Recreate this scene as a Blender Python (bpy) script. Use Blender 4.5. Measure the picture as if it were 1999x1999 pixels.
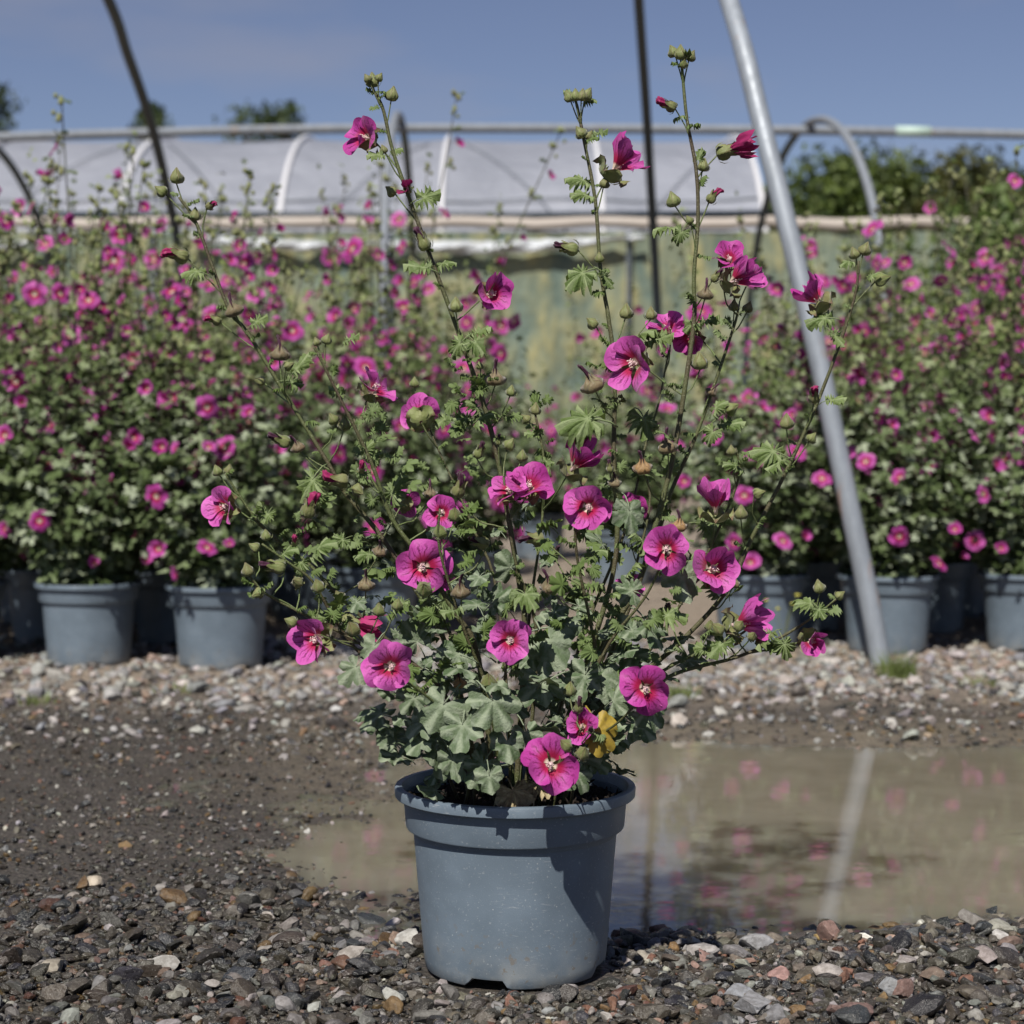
import bpy, bmesh, math, random
import numpy as np
from mathutils import Vector, Matrix, Quaternion
random.seed(7); np.random.seed(7)
R = math.radians
sc = bpy.context.scene
COL = sc.collection
for o in list(bpy.data.objects): bpy.data.objects.remove(o)

# ------------------------------------------------------------------ camera
FPX, YH, CAMD, CAMH = 3700.0, 820.0, 2.19, 0.64      # focal length in px of the 1999 px picture
TILT = math.atan((999.5 - YH) / FPX)
cam_d = bpy.data.cameras.new('camera'); cam = bpy.data.objects.new('camera', cam_d); COL.objects.link(cam)
cam.location = (0, -CAMD, CAMH); cam.rotation_euler = (R(90) - TILT, 0, 0)
cam_d.sensor_width = 36; cam_d.lens = 36 * FPX / 1999.0
cam_d.clip_start = 0.05; cam_d.clip_end = 2000
cam_d.dof.use_dof = True; cam_d.dof.focus_distance = 2.17; cam_d.dof.aperture_fstop = 6.3
sc.camera = cam
# ------------------------------------------------------------------ sky and sun
SUN_EL, SUN_AZ = 50.0, -18.0           # azimuth: degrees to the right of straight behind the camera
world = bpy.data.worlds.new('World'); sc.world = world; world.use_nodes = True
wn, wl = world.node_tree.nodes, world.node_tree.links
wn.clear()
w_out = wn.new('ShaderNodeOutputWorld'); w_bg = wn.new('ShaderNodeBackground'); w_bg.inputs['Strength'].default_value = 0.056
sky = wn.new('ShaderNodeTexSky'); sky.sky_type = 'NISHITA'; sky.sun_disc = False
sky.sun_elevation = R(SUN_EL); sky.air_density = 1.0; sky.dust_density = 0.0; sky.ozone_density = 3.5; sky.altitude = 1500
sky.sun_rotation = R(180 - SUN_AZ)
hsv = wn.new('ShaderNodeHueSaturation'); hsv.inputs['Hue'].default_value = 0.515; hsv.inputs['Saturation'].default_value = 0.88
tc = wn.new('ShaderNodeTexCoord'); mp = wn.new('ShaderNodeMapping'); mp.inputs['Scale'].default_value = (3.0, 3.0, 11.0); mp.inputs['Location'].default_value = (8.0, 3.1, .7)
ns = wn.new('ShaderNodeTexNoise'); ns.inputs['Scale'].default_value = 1.6; ns.inputs['Detail'].default_value = 5; ns.inputs['Roughness'].default_value = .5
rp = wn.new('ShaderNodeMapRange'); rp.inputs['From Min'].default_value = .54; rp.inputs['From Max'].default_value = .80; rp.inputs['To Max'].default_value = .5
mx = wn.new('ShaderNodeMix'); mx.data_type = 'RGBA'; mx.inputs[7].default_value = (5.2, 5.0, 5.6, 1)
wl.new(tc.outputs['Generated'], mp.inputs['Vector']); wl.new(mp.outputs[0], ns.inputs['Vector']); wl.new(ns.outputs['Fac'], rp.inputs['Value'])
wl.new(sky.outputs[0], hsv.inputs['Color']); wl.new(hsv.outputs[0], mx.inputs[6]); wl.new(rp.outputs[0], mx.inputs[0])
wl.new(mx.outputs[2], w_bg.inputs['Color']); wl.new(w_bg.outputs[0], w_out.inputs[0])
sl = bpy.data.lights.new('sun', 'SUN'); sl.energy = 5.0; sl.angle = R(.53); sl.color = (1, .95, .87)
so = bpy.data.objects.new('sun', sl); COL.objects.link(so)
SUNV = Vector((math.sin(R(SUN_AZ)) * math.cos(R(SUN_EL)), -math.cos(R(SUN_AZ)) * math.cos(R(SUN_EL)), math.sin(R(SUN_EL))))
so.rotation_euler = SUNV.to_track_quat('Z', 'Y').to_euler(); so.location = SUNV * 30
vs = sc.view_settings; vs.view_transform = 'Standard'; vs.look = 'None'; vs.exposure = 0.25; vs.gamma = 1; vs.use_curve_mapping = False
sc.cycles.max_bounces = 4; sc.cycles.diffuse_bounces = 2; sc.cycles.transmission_bounces = 3; sc.cycles.caustics_reflective = False; sc.cycles.caustics_refractive = False
sc.render.resolution_x = sc.render.resolution_y = 1024

# ------------------------------------------------------------------ helpers
K = 1999.0 / 1932.0
def at(u, v, Y):
    """point on the depth plane Y seen at (u, v) of the photograph enlarged to 1932 px"""
    xr = (u * K - 999.5) / FPX; yr = -(v * K - 999.5) / FPX
    d = Vector((xr, math.cos(TILT) + yr * math.sin(TILT), -math.sin(TILT) + yr * math.cos(TILT)))
    s = (Y + CAMD) / d.y
    return Vector((0, -CAMD, CAMH)) + d * s

def link(name, me, mat=None, parent=None):
    o = bpy.data.objects.new(name, me); COL.objects.link(o)
    if mat is not None and me is not None and len(me.materials) == 0: me.materials.append(mat)
    if parent is not None: o.parent = parent
    return o
def tag(o, label=None, cat=None, group=None, kind=None):
    if label: o['label'] = label
    if cat: o['category'] = cat
    if group: o['group'] = group
    if kind: o['kind'] = kind
    return o
def empty(name, loc=(0, 0, 0), rz=0):
    o = bpy.data.objects.new(name, None); COL.objects.link(o); o.location = loc; o.rotation_euler = (0, 0, rz); o.empty_display_size = .05
    return o
def mesh(name, verts, faces, smooth=True):
    me = bpy.data.meshes.new(name); me.from_pydata([tuple(v) for v in verts], [], faces)
    if smooth: me.polygons.foreach_set('use_smooth', [True] * len(me.polygons))
    me.update(); return me
def np_mesh(name, V, F, smooth=False):
    """V (n,3), F (m,3) triangles"""
    me = bpy.data.meshes.new(name); n, m = len(V), len(F)
    me.vertices.add(n); me.vertices.foreach_set('co', np.asarray(V, np.float32).ravel())
    me.loops.add(m * 3); me.loops.foreach_set('vertex_index', np.asarray(F, np.int32).ravel())
    me.polygons.add(m); me.polygons.foreach_set('loop_start', np.arange(0, m * 3, 3, dtype=np.int32))
    me.polygons.foreach_set('loop_total', np.full(m, 3, np.int32))
    me.polygons.foreach_set('use_smooth', np.full(m, smooth))
    me.update(calc_edges=True); return me
def vcol(me, name, arr):
    a = me.attributes.new(name, 'FLOAT_COLOR', 'POINT'); c = np.ones((len(me.vertices), 4), np.float32); c[:, :3] = arr
    a.data.foreach_set('color', c.ravel())
def vfloat(me, name, arr):
    a = me.attributes.new(name, 'FLOAT', 'POINT'); a.data.foreach_set('value', np.asarray(arr, np.float32))

def catmull(pts, n=6):
    P = [Vector(p) for p in pts]
    if len(P) < 3: return P
    P = [P[0] * 2 - P[1]] + P + [P[-1] * 2 - P[-2]]
    out = []
    for i in range(1, len(P) - 2):
        for k in range(n):
            t = k / n; a, b, c, d = P[i - 1], P[i], P[i + 1], P[i + 2]
            out.append(.5 * ((2 * b) + (c - a) * t + (2 * a - 5 * b + 4 * c - d) * t * t + (3 * b - a - 3 * c + d) * t ** 3))
    out.append(P[-2]); return out
def tube_data(pts, r0, r1=None, sides=7, jitter=0, V=None, F=None):
    r1 = r0 if r1 is None else r1
    V = [] if V is None else V; F = [] if F is None else F
    n = len(pts); base = len(V); ref = Vector((.37, .61, .7)).normalized()
    for i, p in enumerate(pts):
        t = (pts[min(i + 1, n - 1)] - pts[max(i - 1, 0)]).normalized()
        a = t.cross(ref)
        if a.length < 1e-3: a = t.cross(Vector((1, 0, 0)))
        a.normalize(); b = t.cross(a)
        r = r0 + (r1 - r0) * i / (n - 1)
        for k in range(sides):
            an = 2 * math.pi * k / sides; q = r * (1 + random.uniform(-jitter, jitter))
            V.append(p + a * math.cos(an) * q + b * math.sin(an) * q)
    for i in range(n - 1):
        for k in range(sides):
            a0 = base + i * sides + k; a1 = base + i * sides + (k + 1) % sides
            F.append((a0, a1, a1 + sides, a0 + sides))
    F.append(tuple(base + k for k in range(sides))[::-1]); F.append(tuple(base + (n - 1) * sides + k for k in range(sides)))
    return V, F
def tube(name, pts, r0, r1=None, sides=7, jitter=0):
    V, F = tube_data(pts, r0, r1, sides, jitter); return mesh(name, V, F)
def lathe(prof, seg=48, zmod=None):
    V, F = [], []
    for j, (r, z) in enumerate(prof):
        for i in range(seg):
            a = 2 * math.pi * i / seg; zz = z + (zmod(j, a) if zmod else 0)
            V.append((r * math.cos(a), r * math.sin(a), zz))
    for j in range(len(prof) - 1):
        for i in range(seg):
            a, b = j * seg + i, j * seg + (i + 1) % seg
            F.append((a, b, b + seg, a + seg))
    return V, F

# ------------------------------------------------------------------ value noise for terrain
_tab = np.random.RandomState(3).rand(256, 256)
def vnoise(x, y):
    x = np.asarray(x, float); y = np.asarray(y, float)
    xi = np.floor(x).astype(int); yi = np.floor(y).astype(int); fx = x - xi; fy = y - yi
    fx = fx * fx * (3 - 2 * fx); fy = fy * fy * (3 - 2 * fy)
    g = lambda a, b: _tab[a & 255, b & 255]
    return (g(xi, yi) * (1 - fx) + g(xi + 1, yi) * fx) * (1 - fy) + (g(xi, yi + 1) * (1 - fx) + g(xi + 1, yi + 1) * fx) * fy
def fbm(x, y, o=3):
    s = 0; a = .5; 
    for k in range(o): s = s + a * vnoise(x * 2 ** k + 17 * k, y * 2 ** k + 31 * k); a *= .5
    return s / (1 - .5 ** o) - .5
def sstep(a, b, x):
    t = np.clip((x - a) / (b - a), 0, 1); return t * t * (3 - 2 * t)
def shore_xy(x, y):
    xl = -.06 + .06 * sstep(.55, .25, y) + .22 * fbm(x * 0 + 3, y * 3.1) + .05 * fbm(x * 9, y * 9)
    yn = .20 + .07 * sstep(.1, .9, x) + .06 * fbm(x * 4.0, 0 * y + 9) * 2
    yf = 1.56 - .20 * sstep(.2, -.4, x) + .12 * fbm(x * 1.7 + 5, 0 * y + 2)
    return x - xl, np.minimum(y - yn, yf - y)
def shore(x, y):
    """signed distance-like field, positive inside the puddle"""
    a, b = shore_xy(x, y); return np.minimum(a, b)
WATER_Z = -0.012
def ground_h(x, y):
    sx, sy = shore_xy(x, y); s = np.minimum(sx, sy)
    h = -.050 * np.minimum(sstep(-.50, .42, sx), sstep(-.16, .20, sy))
    near = sstep(8, 4, np.abs(y))
    h = h + (.018 * fbm(x * 5, y * 5) + .012 * fbm(x * 17 + 5, y * 17)) * near * sstep(.22, -.05, s)
    h = h + .010 * fbm(x * 31, y * 31 + 4) * near * sstep(.25, .05, np.abs(sx)) * sstep(.0, .1, sy)
    h = h - .006 * sstep(-.25, -.7, x) * sstep(1.6, 1.2, y) * sstep(.1, .35, y)
    h = h + .006 * sstep(1.75, 2.4, y)
    d0 = np.hypot(x - .0036, y)
    h = h * sstep(.06, .16, d0) - .001 * sstep(.16, .06, d0)
    return h

# ------------------------------------------------------------------ materials
def mat(name, rough=.6):
    m = bpy.data.materials.new(name); m.use_nodes = True; nt = m.node_tree; nt.nodes.clear()
    out = nt.nodes.new('ShaderNodeOutputMaterial'); b = nt.nodes.new('ShaderNodeBsdfPrincipled')
    nt.links.new(b.outputs[0], out.inputs[0]); b.inputs['Roughness'].default_value = rough
    return m, nt, b, out
class N:
    def __init__(s, nt): s.nt = nt
    def new(s, t, **kw):
        n = s.nt.nodes.new(t)
        for k, v in kw.items(): setattr(n, k, v)
        return n
    def L(s, a, b): s.nt.links.new(a, b)
    def noise(s, scale, detail=3, rough=.5, vec=None):
        n = s.new('ShaderNodeTexNoise'); n.inputs['Scale'].default_value = scale; n.inputs['Detail'].default_value = detail; n.inputs['Roughness'].default_value = rough
        if vec is not None: s.L(vec, n.inputs['Vector'])
        return n.outputs['Fac']
    def rng(s, val, a, b, c=0., d=1.):
        n = s.new('ShaderNodeMapRange'); n.interpolation_type = 'SMOOTHSTEP'
        for k, x in zip(('From Min', 'From Max', 'To Min', 'To Max'), (a, b, c, d)): n.inputs[k].default_value = x
        s.L(val, n.inputs['Value']); return n.outputs[0]
    def mix(s, f, a, b, mode='MIX'):
        n = s.new('ShaderNodeMix', data_type='RGBA', blend_type=mode)
        for i, x in ((0, f), (6, a), (7, b)):
            if isinstance(x, (int, float)): n.inputs[i].default_value = x
            elif isinstance(x, tuple): n.inputs[i].default_value = (*x, 1)
            else: s.L(x, n.inputs[i])
        return n.outputs[2]
    def math(s, op, a, b=0.):
        n = s.new('ShaderNodeMath', operation=op)
        for i, x in ((0, a), (1, b)):
            if isinstance(x, (int, float)): n.inputs[i].default_value = x
            else: s.L(x, n.inputs[i])
        return n.outputs[0]
    def ramp(s, val, stops):
        n = s.new('ShaderNodeValToRGB'); e = n.color_ramp.elements
        while len(e) < len(stops): e.new(.5)
        for k, (p, c) in enumerate(stops): e[k].position = p; e[k].color = (*c, 1)
        s.L(val, n.inputs[0]); return n.outputs[0]
    def bump(s, h, strength, dist=.01):
        n = s.new('ShaderNodeBump'); n.inputs['Strength'].default_value = strength; n.inputs['Distance'].default_value = dist
        s.L(h, n.inputs['Height']); return n.outputs[0]
    def attr(s, name, out='Fac'):
        n = s.new('ShaderNodeAttribute'); n.attribute_name = name; return n.outputs[out]
    def objc(s): return s.new('ShaderNodeTexCoord').outputs['Object']
    def geo(s): return s.new('ShaderNodeNewGeometry').outputs['Position']
    def rand(s): return s.new('ShaderNodeObjectInfo').outputs['Random']

def translucent(nt, b, out, color, fac):
    """thin leaf: part of the light goes through"""
    t = nt.nodes.new('ShaderNodeBsdfTranslucent'); m = nt.nodes.new('ShaderNodeMixShader'); m.inputs[0].default_value = fac
    if isinstance(color, tuple): t.inputs[0].default_value = (*color, 1)
    else: nt.links.new(color, t.inputs[0])
    nt.links.new(b.outputs[0], m.inputs[1]); nt.links.new(t.outputs[0], m.inputs[2]); nt.links.new(m.outputs[0], out.inputs[0])

def make_pot_mat(name, base, dust, rnd=True):
    m, nt, b, o = mat(name, .48); n = N(nt); v = n.objc()
    f = n.noise(320, 2, .6, v); g = n.noise(16, 4, .55, v); w = n.noise(900, 1, .5, v)
    c = n.mix(n.rng(g, .35, .75), base, tuple(x * 1.22 for x in base))
    c = n.mix(n.rng(f, .60, .78, 0, .45), c, dust)
    vv = n.new('ShaderNodeTexVoronoi'); vv.inputs['Scale'].default_value = 150; n.L(v, vv.inputs['Vector'])
    c = n.mix(n.math('MULTIPLY', n.rng(vv.outputs['Distance'], .16, .05, 0, .75), n.rng(n.noise(40, 2, .5, v), .5, .62)), c, dust)
    sep = n.new('ShaderNodeSeparateXYZ'); n.L(v, sep.inputs[0])
    low = n.math('MULTIPLY', n.rng(sep.outputs[2], .07, .0, 0, .6), n.rng(n.noise(30, 4, .6, v), .35, .7))
    c = n.mix(low, c, tuple(x * .55 + y for x, y in zip(dust, (.05, .04, .02))))
    ms_ = n.new('ShaderNodeMapping'); ms_.inputs['Scale'].default_value = (1, 1, 6); n.L(v, ms_.inputs[0])
    c = n.mix(n.math('MULTIPLY', n.rng(n.noise(55, 4, .7, ms_.outputs[0]), .60, .70, 0, .5), n.rng(n.noise(9, 3, .5, v), .45, .6)), c, dust)
    c = n.mix(n.math('MULTIPLY', n.rng(n.noise(90, 3, .6, v), .62, .68, 0, .7), n.rng(sep.outputs[2], .10, .01)), c, (.16, .13, .095))
    if rnd:
        c = n.mix(n.math('MULTIPLY', n.rand(), .25), c, tuple(x * .6 for x in base))
    n.L(c, b.inputs['Base Color']); n.L(n.bump(w, .12, .002), b.inputs['Normal'])
    n.L(n.rng(g, .3, .7, .40, .58), b.inputs['Roughness']); return m
POT = make_pot_mat('grey_blue_plastic', (.122, .158, .196), (.40, .42, .43))

m, nt, b, o = mat('compost', .95); n = N(nt); v = n.objc()
n.L(n.ramp(n.noise(160, 4, .65, v), [(.3, (.009, .006, .004)), (.58, (.034, .021, .014)), (.75, (.12, .08, .055))]), b.inputs['Base Color'])
n.L(n.bump(n.noise(220, 4, .7, v), 1, .01), b.inputs['Normal']); SOIL = m

def leaf_mat(name, base, alt, dusty, vein, trans=.18):
    m, nt, b, o = mat(name, .62); n = N(nt); v = n.objc()
    c = n.mix(n.rng(n.rand(), 0, 1), base, alt)
    c = n.mix(n.rng(n.noise(2.2, 3, .6, v), .42, .62, 0, .7), c, dusty)
    c = n.mix(n.rng(n.noise(9, 3, .65, v), .5, .75, 0, .35), c, tuple(x * .55 for x in base))
    c = n.mix(n.math('MULTIPLY', n.rng(n.attr('vein'), .35, 1), .75), c, vein)
    back = n.new('ShaderNodeNewGeometry').outputs['Backfacing']
    c2 = n.mix(n.math('MULTIPLY', back, .5), c, tuple(min(1, x * 1.25) for x in dusty))
    n.L(c2, b.inputs['Base Color']); b.inputs['Specular IOR Level'].default_value = .3
    n.L(n.bump(n.noise(9, 4, .6, v), .3, .05), b.inputs['Normal'])
    translucent(nt, b, o, n.mix(.6, c, (.16, .24, .04)), trans); return m
LEAF_G = leaf_mat('grey_green_leaf', (.075, .118, .052), (.130, .172, .098), (.24, .28, .205), (.31, .36, .25), .15)
LEAF_Y = leaf_mat('young_leaf', (.095, .145, .038), (.15, .205, .065), (.19, .24, .115), (.28, .34, .17), .2)
LEAF_B = leaf_mat('bed_leaf', (.040, .062, .024), (.085, .11, .055), (.16, .185, .12), (.18, .21, .14), .15)
m, nt, b, o = mat('yellowed_leaf', .6); n = N(nt); v = n.objc()
n.L(n.ramp(n.noise(4, 4, .6, v), [(.3, (.22, .15, .03)), (.55, (.38, .27, .035)), (.75, (.36, .30, .07))]), b.inputs['Base Color']); LEAF_YELLOW = m
translucent(nt, b, o, (.5, .33, .03), .2)
m, nt, b, o = mat('dry_leaf', .8); n = N(nt); v = n.objc()
n.L(n.ramp(n.noise(4, 4, .6, v), [(.3, (.14, .10, .05)), (.55, (.34, .28, .16)), (.75, (.42, .38, .24))]), b.inputs['Base Color']); LEAF_DRY = m

def stem_mat(name, g, br):
    m, nt, b, o = mat(name, .6); n = N(nt); v = n.geo()
    c = n.mix(n.rng(n.noise(9, 3, .6, v), .35, .65), g, br)
    c = n.mix(n.rng(n.noise(420, 2, .6, v), .60, .72, 0, .6), c, (.32, .33, .22))
    n.L(c, b.inputs['Base Color']); n.L(n.bump(n.noise(500, 3, .6, v), .5, .003), b.inputs['Normal']); return m
STEM = stem_mat('hairy_stem', (.085, .105, .032), (.070, .050, .028))
STALK = stem_mat('green_stalk', (.125, .17, .055), (.11, .12, .05))
STEM_B = stem_mat('bed_stem', (.05, .065, .025), (.05, .04, .025))

def petal_mat(name, light, deep, trans=.25, veins=True):
    m, nt, b, o = mat(name, .5); n = N(nt)
    uv = n.new('ShaderNodeUVMap'); uv.uv_map = 'UVMap'; sep = n.new('ShaderNodeSeparateXYZ'); n.L(uv.outputs[0], sep.inputs[0])
    u, v = sep.outputs[0], sep.outputs[1]
    oi = n.new('ShaderNodeObjectInfo'); sc_ = n.new('ShaderNodeSeparateColor'); n.L(oi.outputs['Color'], sc_.inputs[0]); rnd = sc_.outputs[0]
    blot = n.noise(40, 3, .5, n.geo())
    c = n.mix(n.math('ADD', n.math('MULTIPLY', rnd, .75), n.rng(blot, .3, .7, -.1, .3)), light, deep)
    if veins:
        # veins fan from the claw: lines of constant u, forking, thinning towards the rim
        wob = n.math('MULTIPLY', n.math('SUBTRACT', n.noise(7, 2, .5, uv.outputs[0]), .5), .22)
        uu = n.math('ADD', u, wob)
        sn = n.math('ABSOLUTE', n.math('SINE', n.math('MULTIPLY', uu, 5 * math.pi)))
        sn2 = n.math('ABSOLUTE', n.math('SINE', n.math('MULTIPLY', n.math('ADD', uu, n.math('MULTIPLY', v, .12)), 10 * math.pi)))
        line = n.math('MAXIMUM', n.rng(sn, .62, .12), n.math('MULTIPLY', n.rng(sn2, .55, .1), n.math('MULTIPLY', n.rng(v, .40, .6), .55)))
        fade = n.math('MULTIPLY', n.rng(v, 1.02, .50, 0, 1), n.rng(v, .10, .22))
        c = n.mix(n.math('MULTIPLY', n.math('MULTIPLY', line, fade), .95), c, (.12, .002, .05))
        c = n.mix(n.rng(v, .60, .26, 0, .93), c, (.36, .004, .045))
        c = n.mix(n.rng(v, .19, .10), c, (.78, .66, .52))
    n.L(c, b.inputs['Base Color']); b.inputs['Specular IOR Level'].default_value = .25
    b.inputs['Sheen Weight'].default_value = .15
    n.L(n.bump(n.noise(14, 3, .6, uv.outputs[0]), .25, .002), b.inputs['Normal'])
    translucent(nt, b, o, n.mix(.35, c, (.60, .02, .32)), trans); return m
PETAL = petal_mat('magenta_petal', (.62, .125, .47), (.36, .016, .22))
PETAL_B = petal_mat('bed_petal', (.58, .12, .44), (.30, .010, .19), .25)
PETAL_C = petal_mat('crumpled_petal', (.42, .035, .16), (.26, .012, .085), .2, False)
PETAL_W = petal_mat('withered_petal', (.11, .025, .075), (.045, .012, .028), .05, False)
m, nt, b, o = mat('stamen', .6); n = N(nt)
n.L(n.ramp(n.noise(260, 2, .5, n.objc()), [(.4, (.55, .30, .36)), (.58, (.80, .70, .62)), (.7, (.40, .10, .18))]), b.inputs['Base Color']); STAMEN = m
def calyx_mat(name, a, bcol, edge):
    m, nt, b, o = mat(name, .6); n = N(nt); v = n.objc()
    c = n.mix(n.rng(n.noise(1.6, 3, .6, v), .35, .65), a, bcol)
    c = n.mix(n.math('MULTIPLY', n.rng(n.attr('edge'), .35, 1), .8), c, edge)
    c = n.mix(n.math('MULTIPLY', n.rand(), .25), c, edge)
    n.L(c, b.inputs['Base Color']); n.L(n.bump(n.noise(8, 3, .6, v), .15, .03), b.inputs['Normal'])
    b.inputs['Sheen Weight'].default_value = .25; translucent(nt, b, o, c, .12); return m
CALYX = calyx_mat('green_calyx', (.15, .185, .05), (.21, .235, .085), (.13, .058, .042))
POD = calyx_mat('dry_calyx', (.15, .13, .06), (.20, .145, .075), (.085, .035, .03))
POD_TAN = calyx_mat('tan_calyx', (.34, .21, .08), (.28, .16, .06), (.12, .06, .03))

def stone_mat(name, use_attr):
    m, nt, b, o = mat(name, .6); n = N(nt); p = n.geo()
    col = n.attr('Col', 'Color') if use_attr else n.new('ShaderNodeObjectInfo').outputs['Color']
    g = n.noise(130, 4, .65, p)
    c = n.mix(n.rng(g, .38, .62, 0, .55), col, (.35, .32, .29), 'MULTIPLY')
    c = n.mix(n.rng(n.noise(420, 3, .6, p), .56, .74, 0, .35), c, (.42, .40, .37))
    n.L(c, b.inputs['Base Color'])
    hs = n.new('ShaderNodeSeparateColor'); hs.mode = 'HSV'; n.L(col, hs.inputs[0])
    n.L(n.rng(hs.outputs[2], .06, .22, .24, .75), b.inputs['Roughness'])
    n.L(n.bump(n.noise(240, 5, .7, p), .55, .004), b.inputs['Normal']); return m
STONE_A = stone_mat('gravel_mixed', True); STONE_O = stone_mat('gravel_stone', False)

# ground: dark wet grit, tan silt near the water, dry sandy grit further back
m, nt, b, o = mat('wet_grit', .5); n = N(nt); p = n.geo()
sep = n.new('ShaderNodeSeparateXYZ'); n.L(p, sep.inputs[0])
grit = n.ramp(n.noise(210, 5, .75, p), [(.32, (.024, .022, .019)), (.48, (.058, .051, .042)), (.60, (.10, .086, .070)), (.74, (.24, .22, .195))])
vor = n.new('ShaderNodeTexVoronoi'); vor.inputs['Scale'].default_value = 120; n.L(p, vor.inputs['Vector'])
grit = n.mix(.45, grit, n.mix(.5, n.ramp(n.new('ShaderNodeSeparateColor').outputs[0] if False else vor.outputs['Distance'], [(.0, (.125, .112, .098)), (.5, (.056, .050, .044)), (.9, (.018, .016, .014))]), n.mix(.85, vor.outputs['Color'], (.5, .47, .42)), 'SOFT_LIGHT'))
silt = n.mix(n.noise(60, 4, .6, p), (.135, .113, .082), (.185, .158, .118))
sand = n.mix(n.rng(n.noise(70, 5, .7, p), .3, .7), (.17, .135, .10), (.33, .275, .22))
ms = n.math('MULTIPLY', n.attr('silt'), n.rng(n.noise(26, 5, .7, p), .30, .56))
c = n.mix(ms, grit, silt)
c = n.mix(n.rng(n.math('ADD', sep.outputs[1], n.math('MULTIPLY', n.noise(6, 3, .5, p), .8)), 2.2, 2.9), c, sand)
n.L(c, b.inputs['Base Color'])
n.L(n.math('SUBTRACT', n.rng(sep.outputs[1], 1.6, 2.4, .50, .9), n.math('MULTIPLY', ms, .22)), b.inputs['Roughness'])
n.L(n.bump(n.math('ADD', n.noise(150, 5, .7, p), n.math('MULTIPLY', vor.outputs['Distance'], -.8)), .9, .006), b.inputs['Normal']); GROUND = m
m, nt, b, o = mat('muddy_water', .025); n = N(nt); p = n.geo()
n.L(n.mix(n.rng(n.noise(5, 4, .6, p), .3, .7), (.165, .146, .108), (.205, .182, .140)), b.inputs['Base Color'])
b.inputs['IOR'].default_value = 1.4
b.subsurface_method = 'BURLEY'; b.inputs['Subsurface Weight'].default_value = 1.0; b.inputs['Subsurface Radius'].default_value = (1, .8, .6); b.inputs['Subsurface Scale'].default_value = .2
mp_ = n.new('ShaderNodeMapping'); mp_.inputs['Scale'].default_value = (1, 2.2, 1); n.L(p, mp_.inputs[0])
n.L(n.bump(n.noise(13, 3, .5, mp_.outputs[0]), .012, .02), b.inputs['Normal']); WATER = m

def metal_mat(name, base, rust, rough, metallic):
    m, nt, b, o = mat(name, rough); n = N(nt); p = n.geo()
    mpp = n.new('ShaderNodeMapping'); mpp.inputs['Scale'].default_value = (1, 1, .25); n.L(p, mpp.inputs[0])
    c = n.mix(n.rng(n.noise(30, 4, .6, mpp.outputs[0]), .35, .7), base, tuple(x * .8 for x in base))
    if rust: c = n.mix(n.rng(n.noise(12, 4, .65, mpp.outputs[0]), .60, .68, 0, .6), c, rust)
    n.L(c, b.inputs['Base Color']); b.inputs['Metallic'].default_value = metallic; n.L(n.rng(n.noise(60, 3, .6, p), .3, .7, rough - .06, rough + .1), b.inputs['Roughness']); return m
GALV = metal_mat('galvanised_tube', (.30, .33, .37), (.36, .19, .10), .5, .25)
DARKTUBE = metal_mat('dark_tube', (.022, .034, .046), None, .45, .0)
RIDGE = metal_mat('weathered_rail', (.20, .22, .25), (.22, .18, .15), .7, .0)

# ------------------------------------------------------------------ the ground
def axis(lo, f0, f1, hi, fine):
    a = list(np.arange(f0, f1, fine)); st = fine; x = f1
    while x < hi: a.append(x); st *= 1.22; x += st
    a.append(hi); st = fine; x = f0 - fine
    while x > lo: a.insert(0, x); st *= 1.22; x -= st
    a.insert(0, lo); return np.array(a)
gx = axis(-400, -1.3, 1.5, 400, .016); gy = axis(-60, -.40, 3.4, 900, .016)
GX, GY = np.meshgrid(gx, gy); GZ = ground_h(GX, GY)
V = np.stack([GX.ravel(), GY.ravel(), GZ.ravel()], 1); nx, ny = len(gx), len(gy)
ii = (np.arange(ny - 1)[:, None] * nx + np.arange(nx - 1)[None]).ravel()
F = np.concatenate([np.stack([ii, ii + 1, ii + nx + 1], 1), np.stack([ii, ii + nx + 1, ii + nx], 1)])
me = np_mesh('ground', V, F, True)
S = shore(V[:, 0], V[:, 1])
siltv = sstep(-.30, .0, S) * (V[:, 1] > .2) + .75 * sstep(.9, 1.15, V[:, 1]) * sstep(2.0, 1.8, V[:, 1]) * sstep(-.75, -.35, V[:, 0] + .35 * fbm(V[:, 0] * 3, V[:, 1] * 3))
vfloat(me, 'silt', np.clip(siltv, 0, 1))
ground = tag(link('ground', me, GROUND), kind='structure')
# water sheet
wx = np.linspace(-1.2, 6, 2); me = mesh('puddle', [(-1.0, .0, WATER_Z), (6, .0, WATER_Z), (6, 1.95, WATER_Z), (-1.0, 1.95, WATER_Z)], [(0, 1, 2, 3)], False)
puddle = tag(link('puddle', me, WATER), kind='structure')

# ------------------------------------------------------------------ gravel
def rock_template(sub, seed):
    rs = np.random.RandomState(seed); bm = bmesh.new(); bmesh.ops.create_icosphere(bm, subdivisions=sub, radius=1)
    Vv = np.array([v.co[:] for v in bm.verts]); Ff = np.array([[v.index for v in f.verts] for f in bm.faces]); bm.free()
    for k in range(9):
        d = rs.randn(3); d /= np.linalg.norm(d); c = rs.uniform(.36, .80); q = Vv @ d; ex = np.clip(q - c, 0, None)
        Vv = Vv - ex[:, None] * d[None] * .93
    Vv *= 1 + rs.uniform(-.04, .04, (len(Vv), 1))
    Vv *= np.array([1.25, .95, .68]) * rs.uniform(.85, 1.15, 3)
    return Vv, Ff
T2 = [rock_template(3, 40 + i) for i in range(16)]; T1 = [rock_template(2, 80 + i) for i in range(12)]; T0 = [rock_template(1, 120 + i) for i in range(10)]
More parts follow.
